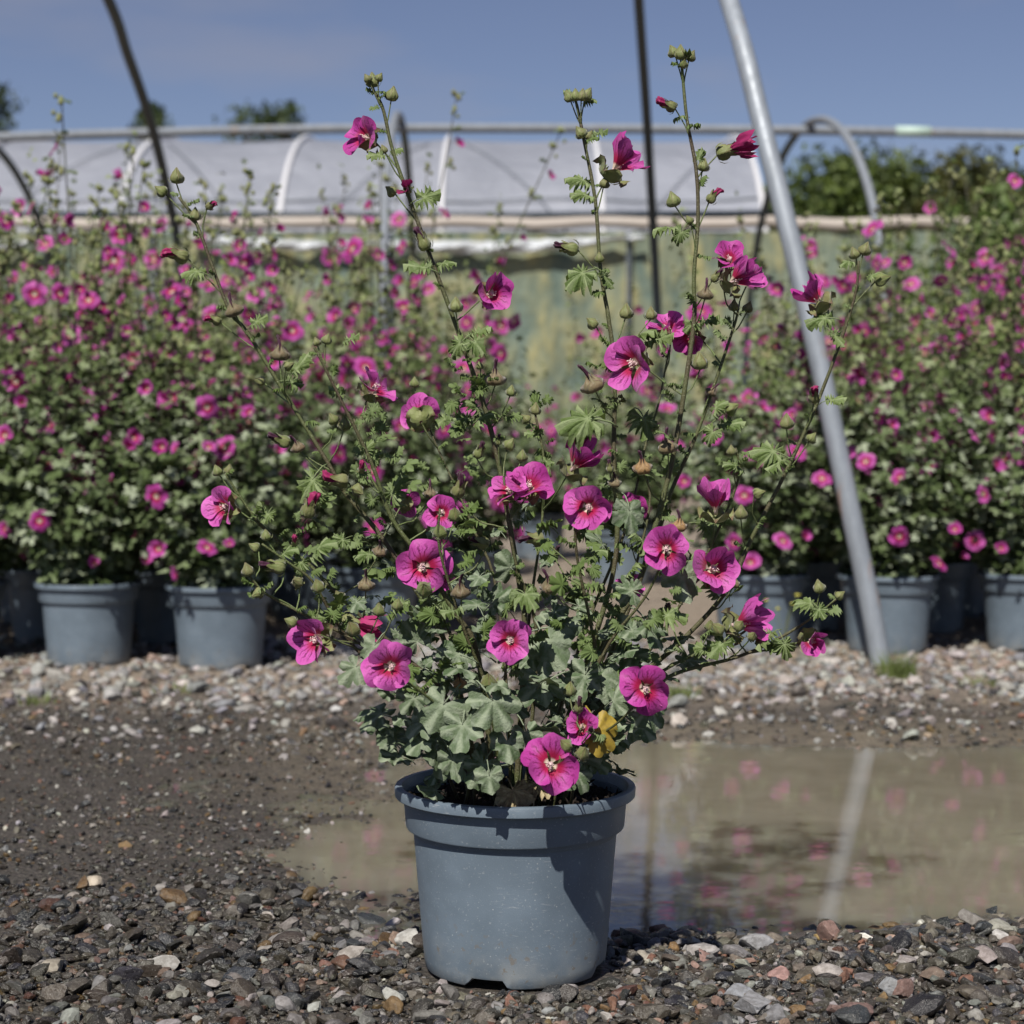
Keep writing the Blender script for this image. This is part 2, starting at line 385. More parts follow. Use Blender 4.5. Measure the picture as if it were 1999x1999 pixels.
PAL_WET = np.array([(.028, .028, .028), (.052, .047, .039), (.074, .064, .050), (.050, .051, .054), (.088, .077, .060), (.12, .105, .080), (.145, .14, .13), (.25, .24, .235), (.33, .31, .285), (.15, .075, .05), (.22, .145, .115), (.15, .095, .04), (.40, .38, .35)])
PW = np.array([.15, .15, .15, .12, .12, .09, .07, .045, .035, .035, .035, .03, .02]); PW /= PW.sum()
PAL_DRY = np.array([(.30, .295, .285), (.38, .365, .345), (.24, .24, .25), (.42, .40, .375), (.17, .15, .13), (.28, .22, .17), (.11, .10, .09), (.32, .24, .20)])
PD = np.array([.22, .2, .15, .13, .1, .08, .07, .05])
def rotm(n, rs, flat=1.0):
    ax = rs.uniform(-.55, .55, n) * flat; ay = rs.uniform(-.55, .55, n) * flat; az = rs.uniform(0, 2 * np.pi, n)
    cx, sx, cy, sy, cz, sz = np.cos(ax), np.sin(ax), np.cos(ay), np.sin(ay), np.cos(az), np.sin(az)
    M = np.zeros((n, 3, 3))
    M[:, 0, 0] = cz * cy; M[:, 0, 1] = cz * sy * sx - sz * cx; M[:, 0, 2] = cz * sy * cx + sz * sx
    M[:, 1, 0] = sz * cy; M[:, 1, 1] = sz * sy * sx + cz * cx; M[:, 1, 2] = sz * sy * cx - cz * sx
    M[:, 2, 0] = -sy; M[:, 2, 1] = cy * sx; M[:, 2, 2] = cy * cx
    return M
def scatter(zone, n, x0, x1, y0, y1, smin, smed, smax, sig, dens, pal, pw, emb):
    rs = np.random.RandomState(zone)
    x = rs.uniform(x0, x1, n); y = rs.uniform(y0, y1, n); s = np.clip(np.exp(rs.randn(n) * sig) * smed, smin, smax)
    keep = rs.rand(n) < dens(x, y, s); x, y, s = x[keep], y[keep], s[keep]; n = len(x)
    keep = np.hypot(x - .0036, y) > .108 + s * 1.1
    for bx, bd in ((-1.475, 5.0), (-1.105, 4.93), (-.752, 4.87), (.68, 5.22), (1.03, 5.18), (1.43, 5.24)): keep = keep & (np.hypot(x - bx, y - (bd - CAMD)) > .118 + s * .9)
    x, y, s = x[keep], y[keep], s[keep]; n = len(x)
    dp = np.hypot(x - .0036, y); z = ground_h(x, y) + s * (emb + rs.uniform(-.15, .35, n)) - s * .35 * sstep(.16, .11, dp)
    col = pal[rs.choice(len(pal), n, p=pw)] * rs.uniform(.75, 1.25, (n, 1)) * rs.uniform(.94, 1.06, (n, 3))
    return np.stack([x, y, z], 1), s, col, rotm(n, rs)
def pal_shift(zc): return zc
def densF(x, y, s):
    sh = shore(x, y); d = sstep(.10, -.01, sh)
    left = sstep(-.05, -.35, x) * sstep(.02, .2, y)
    return d * (1 - .55 * left)
def densL(x, y, s):
    sh = shore(x, y); return sstep(.20, -.12, sh) * (.30 + .70 * sstep(1.4, .4, y)) * np.where(s > .007, .45, 1) 
def densG(x, y, s):
    off = .18 * fbm(x * 3, y * 3 + 7) * 2
    band = sstep(1.95, 2.25, y + off) * (1 - .55 * sstep(2.9, 3.2, y)) + .16 * sstep(1.45, 1.7, y) * (shore(x, y) < -.03)
    return np.clip(band, 0, 1)
def densM(x, y, s): return np.where(shore(x, y) < -.01, .6, sstep(.05, -.01, shore(x, y)))
sets = []
for args, T in (((11, 15000, -.80, .85, -.36, .42, .0028, .0053, .021, .48, densF, PAL_WET, PW, .30), T1),
                ((12, 9000, -.75, .80, -.36, .40, .0016, .0030, .0045, .3, densF, PAL_WET, PW, .40), T0),
                ((13, 15000, -1.25, -.05, .25, 2.1, .0020, .0040, .014, .50, densL, PAL_WET * 1.05, PW, .20), T0),
                ((15, 8000, -1.3, 1.6, 1.30, 2.35, .0025, .0052, .016, .45, densM, PAL_WET * 1.15, PW, .12), T0),
                ((14, 9500, -1.75, 1.95, 1.45, 3.25, .005, .0105, .030, .38, densG, PAL_DRY, PD, .25), T0)):
    sets.append((*scatter(*args), T))
P_all = np.concatenate([s[0] for s in sets]); S_all = np.concatenate([s[1] for s in sets])
C_all = np.concatenate([s[2] for s in sets]); M_all = np.concatenate([s[3] for s in sets])
zi = np.concatenate([np.full(len(s[1]), i) for i, s in enumerate(sets)])
# far gravel right by the water and the dry strip lighten where dry: foreground crest stones on the right are drier
dry = sstep(.02, .14, P_all[:, 1]) * sstep(.0, .35, P_all[:, 0]) * (zi == 0) * (S_all > .008)
C_all = C_all * (1 + .9 * dry[:, None] * (np.random.rand(len(dry), 1) > .45))
lw = sstep(.0, -.35, P_all[:, 0]) * (P_all[:, 1] < .6); C_all = C_all * (1 - .28 * lw[:, None])
dist = P_all[:, 1] + CAMD; inview = (np.abs(P_all[:, 0]) / dist < .27) & (P_all[:, 1] > -.19)
score = S_all / dist * inview
big = np.argsort(-score)[:288]
stone_me = []
for i, (Vv, Ff) in enumerate(T2):
    me = np_mesh('stone', Vv, Ff, False); me.materials.append(STONE_O); stone_me.append(me)
    me.polygons.foreach_set('use_smooth', [True] * len(me.polygons))
    try: me.set_sharp_from_angle(angle=R(24))
    except Exception: pass
for k in big:
    o = link('stone', stone_me[k % 16], None, ground)
    Mx = Matrix([list(r) for r in M_all[k]]).to_4x4(); o.matrix_world = Matrix.Translation(P_all[k]) @ Mx @ Matrix.Scale(float(S_all[k]), 4)
    o.color = (*[float(x) for x in C_all[k]], 1)
for (u, v, r_, c_, k) in ((772, 1792, .021, (.44, .43, .40), 1), (748, 1765, .013, (.40, .39, .37), 2), (1352, 1718, .023, (.42, .40, .37), 3), (1330, 1812, .020, (.36, .34, .33), 4), (1432, 1792, .018, (.30, .30, .31), 5), (1425, 1930, .024, (.28, .28, .29), 6), (1395, 1895, .017, (.24, .25, .27), 7), (163, 1672, .016, (.46, .40, .32), 8), (90, 1848, .019, (.30, .27, .22), 9), (1690, 1895, .017, (.34, .35, .36), 10), (1475, 1862, .014, (.36, .22, .20), 11), (305, 1842, .016, (.32, .31, .29), 12)):
    d_ = CAMH * FPX / (v * K - YH); x_ = (u * K - 999.5) / FPX * d_; y_ = d_ - CAMD     # a few larger stones lying on top
    o = link('stone', stone_me[k], None, ground); o.color = (*c_, 1)
    o.matrix_world = Matrix.Translation((x_, y_, float(ground_h(np.array([x_]), np.array([y_]))[0]) + r_ * .45)) @ Matrix.Rotation(k * 1.3, 4, 'Z') @ Matrix.Rotation(.25 * math.sin(k * 2.1), 4, 'X') @ Matrix.Scale(r_, 4)
rest = np.ones(len(S_all), bool); rest[big] = False
VV, FF, CC, off = [], [], [], 0
for zone in range(5):
    T = sets[zone][4]; idx = np.where(rest & (zi == zone))[0]
    for t, (Vv, Ff) in enumerate(T):
        k = idx[t::len(T)]
        if not len(k): continue
        W = np.einsum('nij,vj->nvi', M_all[k], Vv) * S_all[k][:, None, None] + P_all[k][:, None, :]
        VV.append(W.reshape(-1, 3)); FF.append((Ff[None] + (np.arange(len(k)) * len(Vv))[:, None, None]).reshape(-1, 3) + off)
        CC.append(np.repeat(C_all[k], len(Vv), 0)); off += len(k) * len(Vv)
me = np_mesh('gravel', np.concatenate(VV), np.concatenate(FF), False); vcol(me, 'Col', np.concatenate(CC))
tag(link('gravel', me, STONE_A, ground), kind='stuff')

# ------------------------------------------------------------------ pots
def pot_meshes(seg):
    notch = lambda a: max(0, min(1, 4.5 - abs(((a - R(257)) % R(90)) - R(0)) / R(3.0))) if ((a - R(257)) % R(90)) < R(45) else max(0, min(1, 4.5 - abs(((a - R(257)) % R(90)) - R(90)) / R(3.0)))
    zm = lambda j, a: (.0095 * notch(a) if j == 1 else (.0095 * notch(a) * .9 if j == 2 else (.004 * notch(a) if j == 0 else 0)))
    body = lathe([(.085, .004), (.1035, .0), (.1048, .0015), (.1065, .014), (.1085, .035), (.1125, .085), (.1165, .135), (.1185, .158), (.1190, .1610), (.1262, .1635), (.1272, .1655), (.1300, .1985), (.1302, .2000), (.1270, .2002), (.1235, .165), (.1150, .150)], seg, zm)
    rim = lathe([(.1303, .1985), (.1385, .1992), (.1398, .2005), (.1402, .2090), (.1394, .2112), (.1375, .2120), (.1320, .2118), (.1305, .2100), (.1280, .190), (.1240, .165)], seg)
    return mesh('pot_body', *body), mesh('rim', *rim)
pb, pr = pot_meshes(128); pb2, pr2 = pot_meshes(48)
for me in (pb, pr, pb2, pr2):
    me.materials.append(POT)
    try: me.set_sharp_from_angle(angle=R(35))
    except Exception: pass
def soil_mesh(n, amp, seed):
    rs = np.random.RandomState(seed); V, F = [(0, 0, 0)], []
    rings = n
    seg = n * 3
    for j in range(1, rings + 1):
        for i in range(seg):
            a = 2 * math.pi * i / seg; r = .1275 * j / rings
            V.append((r * math.cos(a), r * math.sin(a), amp * (rs.rand() - .5) * 2 - .006 * (j / rings) ** 3))
    for i in range(seg): F.append((0, 1 + i, 1 + (i + 1) % seg))
    for j in range(rings - 1):
        for i in range(seg):
            a = 1 + j * seg + i; b_ = 1 + j * seg + (i + 1) % seg; F.append((a, a + seg, b_ + seg, b_))
    return mesh('soil', V, F, False)
SOIL1 = soil_mesh(26, .0035, 1); SOIL1.materials.append(SOIL); SOIL2 = soil_mesh(7, .003, 2); SOIL2.materials.append(SOIL)
def make_pot(x, y, z, rz, fine, label, group=None):
    p = empty('flower_pot', (x, y, z), rz)
    link('pot_body', pb if fine else pb2, None, p); link('rim', pr if fine else pr2, None, p)
    s = link('soil', SOIL1 if fine else SOIL2, None, p); s.location = (0, 0, .197 if fine else .189)
    tag(p, label, 'flower pot', group)
    return p
PX = .0036
main_pot = make_pot(PX, 0, .005, R(-5), True, 'large grey-blue plastic pot standing alone on the wet gravel in front')
VV, FF = [], []
rs = np.random.RandomState(5)          # crumbs of bark and fibre in the compost
vb, fb = T0[0]; W = []
for k in range(500):
    a = rs.rand() * 6.283; r = .124 * math.sqrt(rs.rand()); s = rs.uniform(.0012, .0042); M = rotm(1, rs, 2)[0]
    W.append((vb * np.array([2.2, .7, .7]) * s) @ M.T + np.array([r * math.cos(a), r * math.sin(a), .1985 + rs.uniform(-.001, .003)]))
me = np_mesh('bark_crumbs', np.concatenate(W), np.concatenate([fb + i * len(vb) for i in range(500)]), False)
tag(link('bark_crumbs', me, SOIL, main_pot), kind='stuff')

# ------------------------------------------------------------------ leaf, petal, calyx meshes
def leaf_mesh(seed, lobes, depth, fold, curl, n=44, narrow=1.0, scal=.06):
    rs = random.Random(seed); V = [(0, 0, 0)]; vein = [1.0]; F = []
    A = R(152); rings = (.28, .55, .8, 1.0); ph = [rs.uniform(-.1, .1) for _ in range(lobes)]; ls = [rs.uniform(.82, 1.1) for _ in range(lobes)]
    tip_w = rs.uniform(-.25, .25)
    def outline(a):
        t = (a + A) / (2 * A) * lobes; i = min(int(t), lobes - 1); f = t - i
        lob = math.sin(math.pi * min(max(f, 0), 1)) ** .34
        r = (1 - depth) + depth * lob
        cen = abs(i - (lobes - 1) / 2) / (lobes / 2)
        r *= ls[i] * (1.08 - .38 * cen ** 1.2)
        r *= 1 + scal * math.sin(a * lobes * 3.0 + seed) + rs.uniform(-.025, .025)
        return r, lob
    for j, q in enumerate(rings):
        for i in range(n):
            a = -A + 2 * A * i / (n - 1); r, lob = outline(a)
            if j < 3: r = r * (.55 + .45 * q) + (1 - (.55 + .45 * q)) * .55
            rr = r * q
            z = fold * (lob - .6) * rr * .9 - curl * rr ** 2 * .55 + (rs.uniform(-.03, .03) + (.085 + .10 * (fold > .4)) * math.sin(a * (7 if fold < .4 else 17) + seed)) * q ** 2 * (1 + fold * 1.2)
            z += tip_w * rr * rr * math.sin(a) * .4
            V.append((rr * math.sin(a) * narrow, rr * math.cos(a), z)); vein.append(max(0, (lob - .93) / .07) if j else .6)
    for i in range(n - 1): F.append((0, 2 + i, 1 + i))
    for j in range(3):
        for i in range(n - 1):
            a = 1 + j * n + i; F.append((a, a + 1, a + 1 + n, a + n))
    # leaf stalk runs back from the blade
    T = [Vector((0, 0, 0)), Vector((0, -.35, -.02)), Vector((0, -.75, -.16)), Vector((0, -1.0, -.38))]
    nv = len(V); V2, F2 = tube_data(T, .030, .036, 4); V += V2; F += [tuple(i + nv for i in f) for f in F2]; vein += [.9] * len(V2)
    me = mesh('leaf', V, F); vfloat(me, 'vein', vein); return me
LG = [leaf_mesh(s, 5, .42, .16, c, 56, 1.0, .045) for s, c in ((1, .25), (2, .5), (3, .1), (4, .7), (5, .35), (6, -.1))]
for i, (s, c) in enumerate(((21, .3), (22, .6))): LG.append(leaf_mesh(s, 3, .5, .2, c, 50, .95, .07))
LY = [leaf_mesh(s, 5, .48, .50, c, 56, .95, .09) for s, c in ((11, .3), (12, .8), (13, .5), (14, 1.1))] + [leaf_mesh(s, 3, .5, .55, c, 44, .85, .10) for s, c in ((15, .4), (16, .9))]
for me in LG: me.materials.append(LEAF_G)
for me in LY: me.materials.append(LEAF_Y)
LYEL = leaf_mesh(31, 3, .25, .1, .6, 40); LYEL.materials.append(LEAF_YELLOW)
LDRY = [leaf_mesh(s, 5, .4, .5, 1.0, 40) for s in (33, 34)]
for me in LDRY: me.materials.append(LEAF_DRY)

def petal_data(seed, flare, cup, nu=9, nv=8, wid=1.0, crumple=0.):
    """petal along +X from the flower axis Z; v=0 at the claw"""
    rs = random.Random(seed); V, F, UV = [], [], []
    sk = rs.uniform(-.08, .08); ph = rs.uniform(0, 6); ph2 = rs.uniform(0, 6); notch = rs.uniform(0, .10); wave = rs.uniform(.07, .17); roll = rs.uniform(-.10, .16); fold = rs.uniform(-.05, .12)
    for j in range(nv):
        v = j / (nv - 1)
        for i in range(nu):
            u = i / (nu - 1); s = (u - .5) * 2
            ang = s * R(50) * wid * (.34 + .66 * min(1, v * 1.5) ** .75) * (1 - .10 * max(0, v - .7) * 3.3)
            tip = 1 - .22 * abs(s) ** 2.5 - notch * math.exp(-((s - .1) / .25) ** 2) + .025 * math.sin(s * 6 + ph2)
            r = .05 + .95 * v * (1 + (tip - 1) * v ** 1.5)
            h = cup * (1 - math.exp(-2.1 * r)) + (1 - flare) * r * .8 - .16 * flare * r ** 3
            rad = r * (1 - .32 * (1 - flare) * r) * (.55 + .45 * flare)
            z = h + wave * math.sin(s * 3.4 + ph) * v ** 2 + .07 * s * v - fold * (1 - s * s) * v * v + roll * max(0, v - .6) ** 2 * 2.5
            if crumple: z += rs.uniform(-crumple, crumple); rad += rs.uniform(-crumple, crumple) * .5; ang += rs.uniform(-crumple, crumple)
            V.append((rad * math.cos(ang), rad * math.sin(ang) + sk * v * v, z)); UV.append((u, v))
    for j in range(nv - 1):
        for i in range(nu - 1):
            a = j * nu + i; F.append((a, a + 1, a + 1 + nu, a + nu))
    return V, F, UV
def set_uv(me, UV):
    l = me.uv_layers.new(name='UVMap'); idx = np.zeros(len(me.loops), np.int32); me.loops.foreach_get('vertex_index', idx)
    l.data.foreach_set('uv', np.array(UV, np.float32)[idx].ravel())
def petal_mesh(seed, flare, cup, m, **k):
    V, F, UV = petal_data(seed, flare, cup, **k); me = mesh('petal', V, F); set_uv(me, UV); me.materials.append(m); return me
PET = {'open': [petal_mesh(s, .70 + .05 * (s % 5), .26, PETAL, nu=11, nv=9) for s in range(50, 58)],
       'bell': [petal_mesh(s, .62, .30, PETAL, nu=11, nv=9) for s in range(60, 66)],
       'cup': [petal_mesh(s, .30, .30, PETAL, nu=11, nv=9, wid=.95) for s in range(70, 75)],
       'closed': [petal_mesh(s, .0, .25, PETAL_C, wid=.9, crumple=.05) for s in range(80, 84)]}
for me in PET['closed']: pass
def whole_flower(seed, kind, m):
    V, F, UV = [], [], []; fl, cu = {'open': (.92, .2), 'bell': (.6, .3), 'cup': (.3, .3), 'closed': (0., .25)}[kind]
    rs = random.Random(seed)
    for k in range(5):
        v, f, uv = petal_data(seed * 7 + k, fl + rs.uniform(-.12, .08), cu, 6, 5); nb = len(V)
        q = Matrix.Rotation(2 * math.pi * k / 5 + rs.uniform(-.1, .1), 3, 'Z') @ Matrix.Rotation(rs.uniform(-.1, .1), 3, 'Y')
        V += [q @ Vector(p) for p in v]; F += [tuple(i + nb for i in x) for x in f]; UV += uv
    me = mesh('flower', V, F); set_uv(me, UV); me.materials.append(m); return me
BF = [whole_flower(i, k, PETAL_B) for i, k in enumerate(('bell', 'cup', 'open', 'bell', 'open', 'bell', 'open', 'bell'))]

def calyx_mesh(seed, kind, m, stalk=True):
    """axis +Z, origin at the base; five sepals"""
    rs = random.Random(seed); seg = 30; V, F, E = [], [], []
    if kind == 'bud': prof = [(.10, 0), (.34, .06), (.47, .22), (.50, .42), (.44, .62), (.30, .84), (.16, 1.02), (.03, 1.22)]
    elif kind == 'open': prof = [(.10, 0), (.32, .04), (.45, .14), (.53, .26), (.60, .38), (.68, .50), (.78, .62), (.90, .74)]
    elif kind == 'pod': prof = [(.10, 0), (.42, .05), (.60, .22), (.62, .42), (.52, .60), (.36, .76), (.22, .92), (.16, 1.12)]
    else: prof = [(.08, 0), (.30, .06), (.42, .25), (.44, .5), (.38, .75), (.34, .95), (.36, 1.15), (.40, 1.35)]
    L = len(prof)
    for j, (r, z) in enumerate(prof):
        t = j / (L - 1)
        for i in range(seg):
            a = 2 * math.pi * i / seg; lob = abs(math.cos(2.5 * a))      # 1 mid-sepal, 0 at the seams
            ridge = max(0, 1 - lob * 2.2) ** 1.5
            rr = r * (1 + (.26 * ridge - .06) * math.sin(math.pi * min(1, t * 1.05 + .05))) + rs.uniform(-.012, .012)
            zz = z
            if t > .55:
                k = (t - .55) / .45; zz = z - (1 - lob) * k * (.55 if kind != 'bud' else .12); rr *= 1 + (.12 * rs.uniform(-1, 1) * k if kind != 'bud' else 0)
                if kind == 'bud': rr *= 1 + .25 * (lob - .6) * k
            V.append((rr * math.cos(a), rr * math.sin(a), zz)); E.append(ridge * min(1, t * 1.6) + 1.2 * max(0, t - .7) * 2)
    for j in range(L - 1):
        for i in range(seg):
            a = j * seg + i; b_ = j * seg + (i + 1) % seg; F.append((a, b_, b_ + seg, a + seg))
    # three narrow outer bracts
    for k in range(3):
        a = 2 * math.pi * k / 3 + rs.uniform(-.3, .3); nb = len(V)
        for (r, z, w) in ((.12, .0, .07), (.46, .08, .10), (.62, .30, .09), (.66, .55, .01)):
            for s in (-1, 1):
                V.append(((r + .03) * math.cos(a) - s * w * math.sin(a), (r + .03) * math.sin(a) + s * w * math.cos(a), z)); E.append(.2)
        for q in range(3): F.append((nb + 2 * q, nb + 2 * q + 1, nb + 2 * q + 3, nb + 2 * q + 2))
    me = mesh('calyx', V, F); vfloat(me, 'edge', np.clip(E, 0, 1)); me.materials.append(m); return me
CB = [calyx_mesh(s, 'bud', CALYX) for s in range(6)]
CO = [calyx_mesh(s, 'open', CALYX) for s in range(10, 14)]
CH = [calyx_mesh(s, 'half', CALYX) for s in range(20, 24)]
CP = [calyx_mesh(s, 'pod', POD) for s in range(30, 34)]; CT = [calyx_mesh(s, 'pod', POD_TAN) for s in range(40, 43)]

def twist_mesh(seed, m, ln=1.1, w=.30, flare=.3):
    """furled, wilted corolla: a pleated, twisted cone along +Z"""
    rs = random.Random(seed); seg, L = 20, 9; V, F, UV = [], [], []; bend = rs.uniform(-.5, .5); bend2 = rs.uniform(-.4, .4)
    for j in range(L):
        t = j / (L - 1)
        for i in range(seg):
            a = 2 * math.pi * i / seg
            r = w * (.85 - .35 * t + flare * t ** 3) * (1 + (.18 + .4 * t) * math.sin(5 * a + 5 * t + seed)) * (1 + rs.uniform(-.12, .12)) * (.9 if j else 1)
            if j == L - 1: r *= .55
            V.append((r * math.cos(a) + bend * t * t * ln * .6, r * math.sin(a) + bend2 * t * t * ln * .6, ln * t + rs.uniform(-.06, .06) * t)); UV.append((i / seg, .5 + t * .5))
    for j in range(L - 1):
        for i in range(seg):
            a = j * seg + i; b_ = j * seg + (i + 1) % seg; F.append((a, b_, b_ + seg, a + seg))
    V.append((bend * ln * .6, bend2 * ln * .6, ln * .93)); UV.append((.5, 1)); c = len(V) - 1
    for i in range(seg): F.append(((L - 1) * seg + i, (L - 1) * seg + (i + 1) % seg, c))
    me = mesh('furled_petals', V, F); set_uv(me, UV); me.materials.append(m); return me
TWC = [twist_mesh(s, PETAL_C, 1.25, .36, .5) for s in range(5)]
TWW = [twist_mesh(s, PETAL_W, 1.25, .25, .4) for s in range(10, 15)]
TWD = [twist_mesh(s, PETAL_W, .95, .13, .3) for s in range(20, 24)]
def stamen_mesh():
    V, F = [], []; rs = random.Random(4)
    tube_data([Vector((0, 0, .0)), Vector((.01, 0, .2)), Vector((.02, .01, .36))], .055, .05, 6, 0, V, F)
    for k in range(34):
        a = rs.uniform(0, 6.28); h = rs.uniform(.20, .44); r = .10 * math.sqrt(rs.uniform(.3, 1)); p = Vector((r * math.cos(a), r * math.sin(a), h)); nb = len(V); q = .026
        for d in ((q, 0, 0), (-q, 0, 0), (0, q, 0), (0, -q, 0), (0, 0, q), (0, 0, -q)): V.append(p + Vector(d))
        for f in ((0, 2, 4), (2, 1, 4), (1, 3, 4), (3, 0, 4), (2, 0, 5), (1, 2, 5), (3, 1, 5), (0, 3, 5)): F.append(tuple(nb + i for i in f))
    me = mesh('stamen', V, F); me.materials.append(STAMEN); return me
STAM = stamen_mesh()

# ------------------------------------------------------------------ the mallow in front
plant = empty('mallow_plant', (PX, 0, .19)); inv = Matrix.Translation((-PX, 0, -.19))
tag(plant, 'tall flowering mallow with long open stems growing in the front pot', 'plant')
rnd = random.Random(21)
BASEV = 1478
STEMS = []      # world polylines
def add_stem(pts, base, depth, r0, r1):
    """pts: (u, v) from tip downward; depth: Y at tip; the stem runs to base (x, y) in the pot"""
    n = len(pts); vmin = pts[0][1]; P = []
    for (u, v) in pts:
        t = (BASEV - v) / (BASEV - vmin); P.append(at(u, v, base[1] + (depth - base[1]) * t ** .9))
    P.append(Vector((PX + base[0], base[1], .185)))
    P = catmull(P[::-1], 5); STEMS.append(P)
    o = link('stem', tube('stem', [inv @ p for p in P], r0, r1, 8, .06), STEM, plant); return P
def near_stem(p, low=.03):
    """closest stem point lying a little below p"""
    best, bd = None, 9
    for S in STEMS:
        for q in S:
            d = (q - p).length + max(0, q.z - p.z + low) * 2.5
            if d < bd and (q - p).length > .006: best, bd = q, d
    return best
def stalk(p, n, r=.00085, maxlen=.12):
    """thin stalk from the closest stem to point p, arriving along n"""
    q = near_stem(p)
    if q is None: return
    L = (q - p).length
    if L > maxlen:
        q = p - n * .03 - Vector((0, 0, .04))
        L = (q - p).length
    mid = q.lerp(p, .55) - n * L * .10 + Vector((0, 0, -.05 * L)); mid2 = q.lerp(mid, .5)
    link('flower_stalk', tube('flower_stalk', [inv @ x for x in catmull([q, mid2, mid, p], 4)], r * 1.2, r, 6), STALK, plant)
add_stem([(338, 372), (372, 425), (430, 580), (465, 625), (535, 738), (619, 874), (651, 930), (710, 1000), (770, 1090), (850, 1240)], (-.035, -.01), -.02, .0032, .0017)
add_stem([(592, 655), (602, 672), (640, 748), (700, 871), (738, 976), (794, 1053), (857, 1154), (903, 1245)], (-.02, -.035), -.10, .0036, .0012)
add_stem([(425, 893), (442, 920), (486, 983), (535, 1028), (581, 1063), (640, 1125), (760, 1235), (850, 1330)], (-.05, -.02), -.07, .0026, .0012)
add_stem([(468, 1083), (500, 1119), (577, 1161), (680, 1215), (780, 1290), (880, 1390)], (-.045, -.045), -.15, .0020, .0012)
add_stem([(494, 1026), (542, 1060), (588, 1095), (623, 1154), (675, 1228), (790, 1340)], (-.06, -.01), -.12, .0022, .0012)
add_stem([(705, 172), (710, 179), (724, 210), (741, 284), (776, 385), (808, 473), (843, 567), (881, 672), (915, 770), (940, 870), (958, 970), (978, 1090), (990, 1200)], (0, .01), -.01, .0036, .0016)
add_stem([(1086, 190), (1091, 210), (1102, 266), (1123, 378), (1133, 508), (1148, 600), (1160, 700), (1158, 860), (1163, 1040), (1120, 1210)], (.025, .02), .03, .0034, .0016)
S8 = add_stem([(1284, 118), (1287, 131), (1296, 225), (1313, 318), (1317, 412), (1309, 525), (1310, 600), (1294, 720), (1270, 860), (1242, 972), (1205, 1100), (1150, 1205)], (.03, 0), .0, .0038, .0016)
add_stem([(1392, 590), (1384, 618), (1354, 708), (1314, 820), (1266, 928), (1225, 1050)], (.04, .02), .03, .0028, .0014)
add_stem([(1620, 492), (1616, 543), (1596, 615), (1542, 760), (1482, 892), (1418, 1016), (1370, 1116), (1270, 1224), (1120, 1350)], (.05, .0), -.05, .0034, .0013)
add_stem([(1584, 1126), (1540, 1160), (1470, 1204), (1390, 1240), (1258, 1278), (1120, 1370)], (.05, -.03), -.13, .0026, .0011)
add_stem([(1412, 1186), (1390, 1200), (1310, 1236), (1254, 1264), (1120, 1350)], (.05, -.02), -.10, .0022, .0012)
add_stem([(1388, 845), (1394, 900), (1350, 1012), (1290, 1130), (1200, 1260), (1080, 1380)], (.045, .02), -.04, .0024, .0012)
add_stem([(1008, 772), (1026, 868), (1022, 990), (1000, 1150), (990, 1290)], (.005, .03), .05, .0024, .0012)
add_stem([(1084, 985), (1090, 1060), (1115, 1180), (1122, 1250), (1075, 1370)], (.02, -.04), -.13, .0026, .0014)
add_stem([(792, 765), (826, 846), (868, 937), (896, 1004), (940, 1130)], (0, .04), .10, .0020, .0010)
add_stem([(1262, 660), (1242, 764), (1218, 840), (1180, 1000), (1100, 1200)], (.02, .05), .11, .0022, .0011)
add_stem([(950, 900), (962, 1000), (978, 1080), (1005, 1150), (1012, 1250)], (.01, -.005), -.04, .0026, .0014)
add_stem([(668, 790), (690, 880), (740, 970), (820, 1130), (880, 1280)], (-.02, .03), .06, .0024, .0011)
add_stem([(1215, 880), (1225, 960), (1180, 1130), (1130, 1230)], (.035, .03), .06, .0024, .0012)
add_stem([(830, 960), (830, 1040), (880, 1200), (920, 1310)], (-.01, -.05), -.13, .0022, .0012)
add_stem([(1255, 1050), (1215, 1130), (1130, 1250)], (.03, -.045), -.14, .0022, .0012)
add_stem([(1215, 1310), (1170, 1360), (1100, 1420)], (.06, -.05), -.19, .0018, .0011)
add_stem([(738, 1270), (800, 1310), (890, 1400)], (-.06, -.05), -.19, .0018, .0011)
add_stem([(965, 1215), (950, 1300), (960, 1390)], (-.005, -.06), -.15, .0018, .0012)
add_stem([(1100, 1370), (1080, 1410), (1060, 1440)], (.04, -.07), -.16, .0015, .0010)

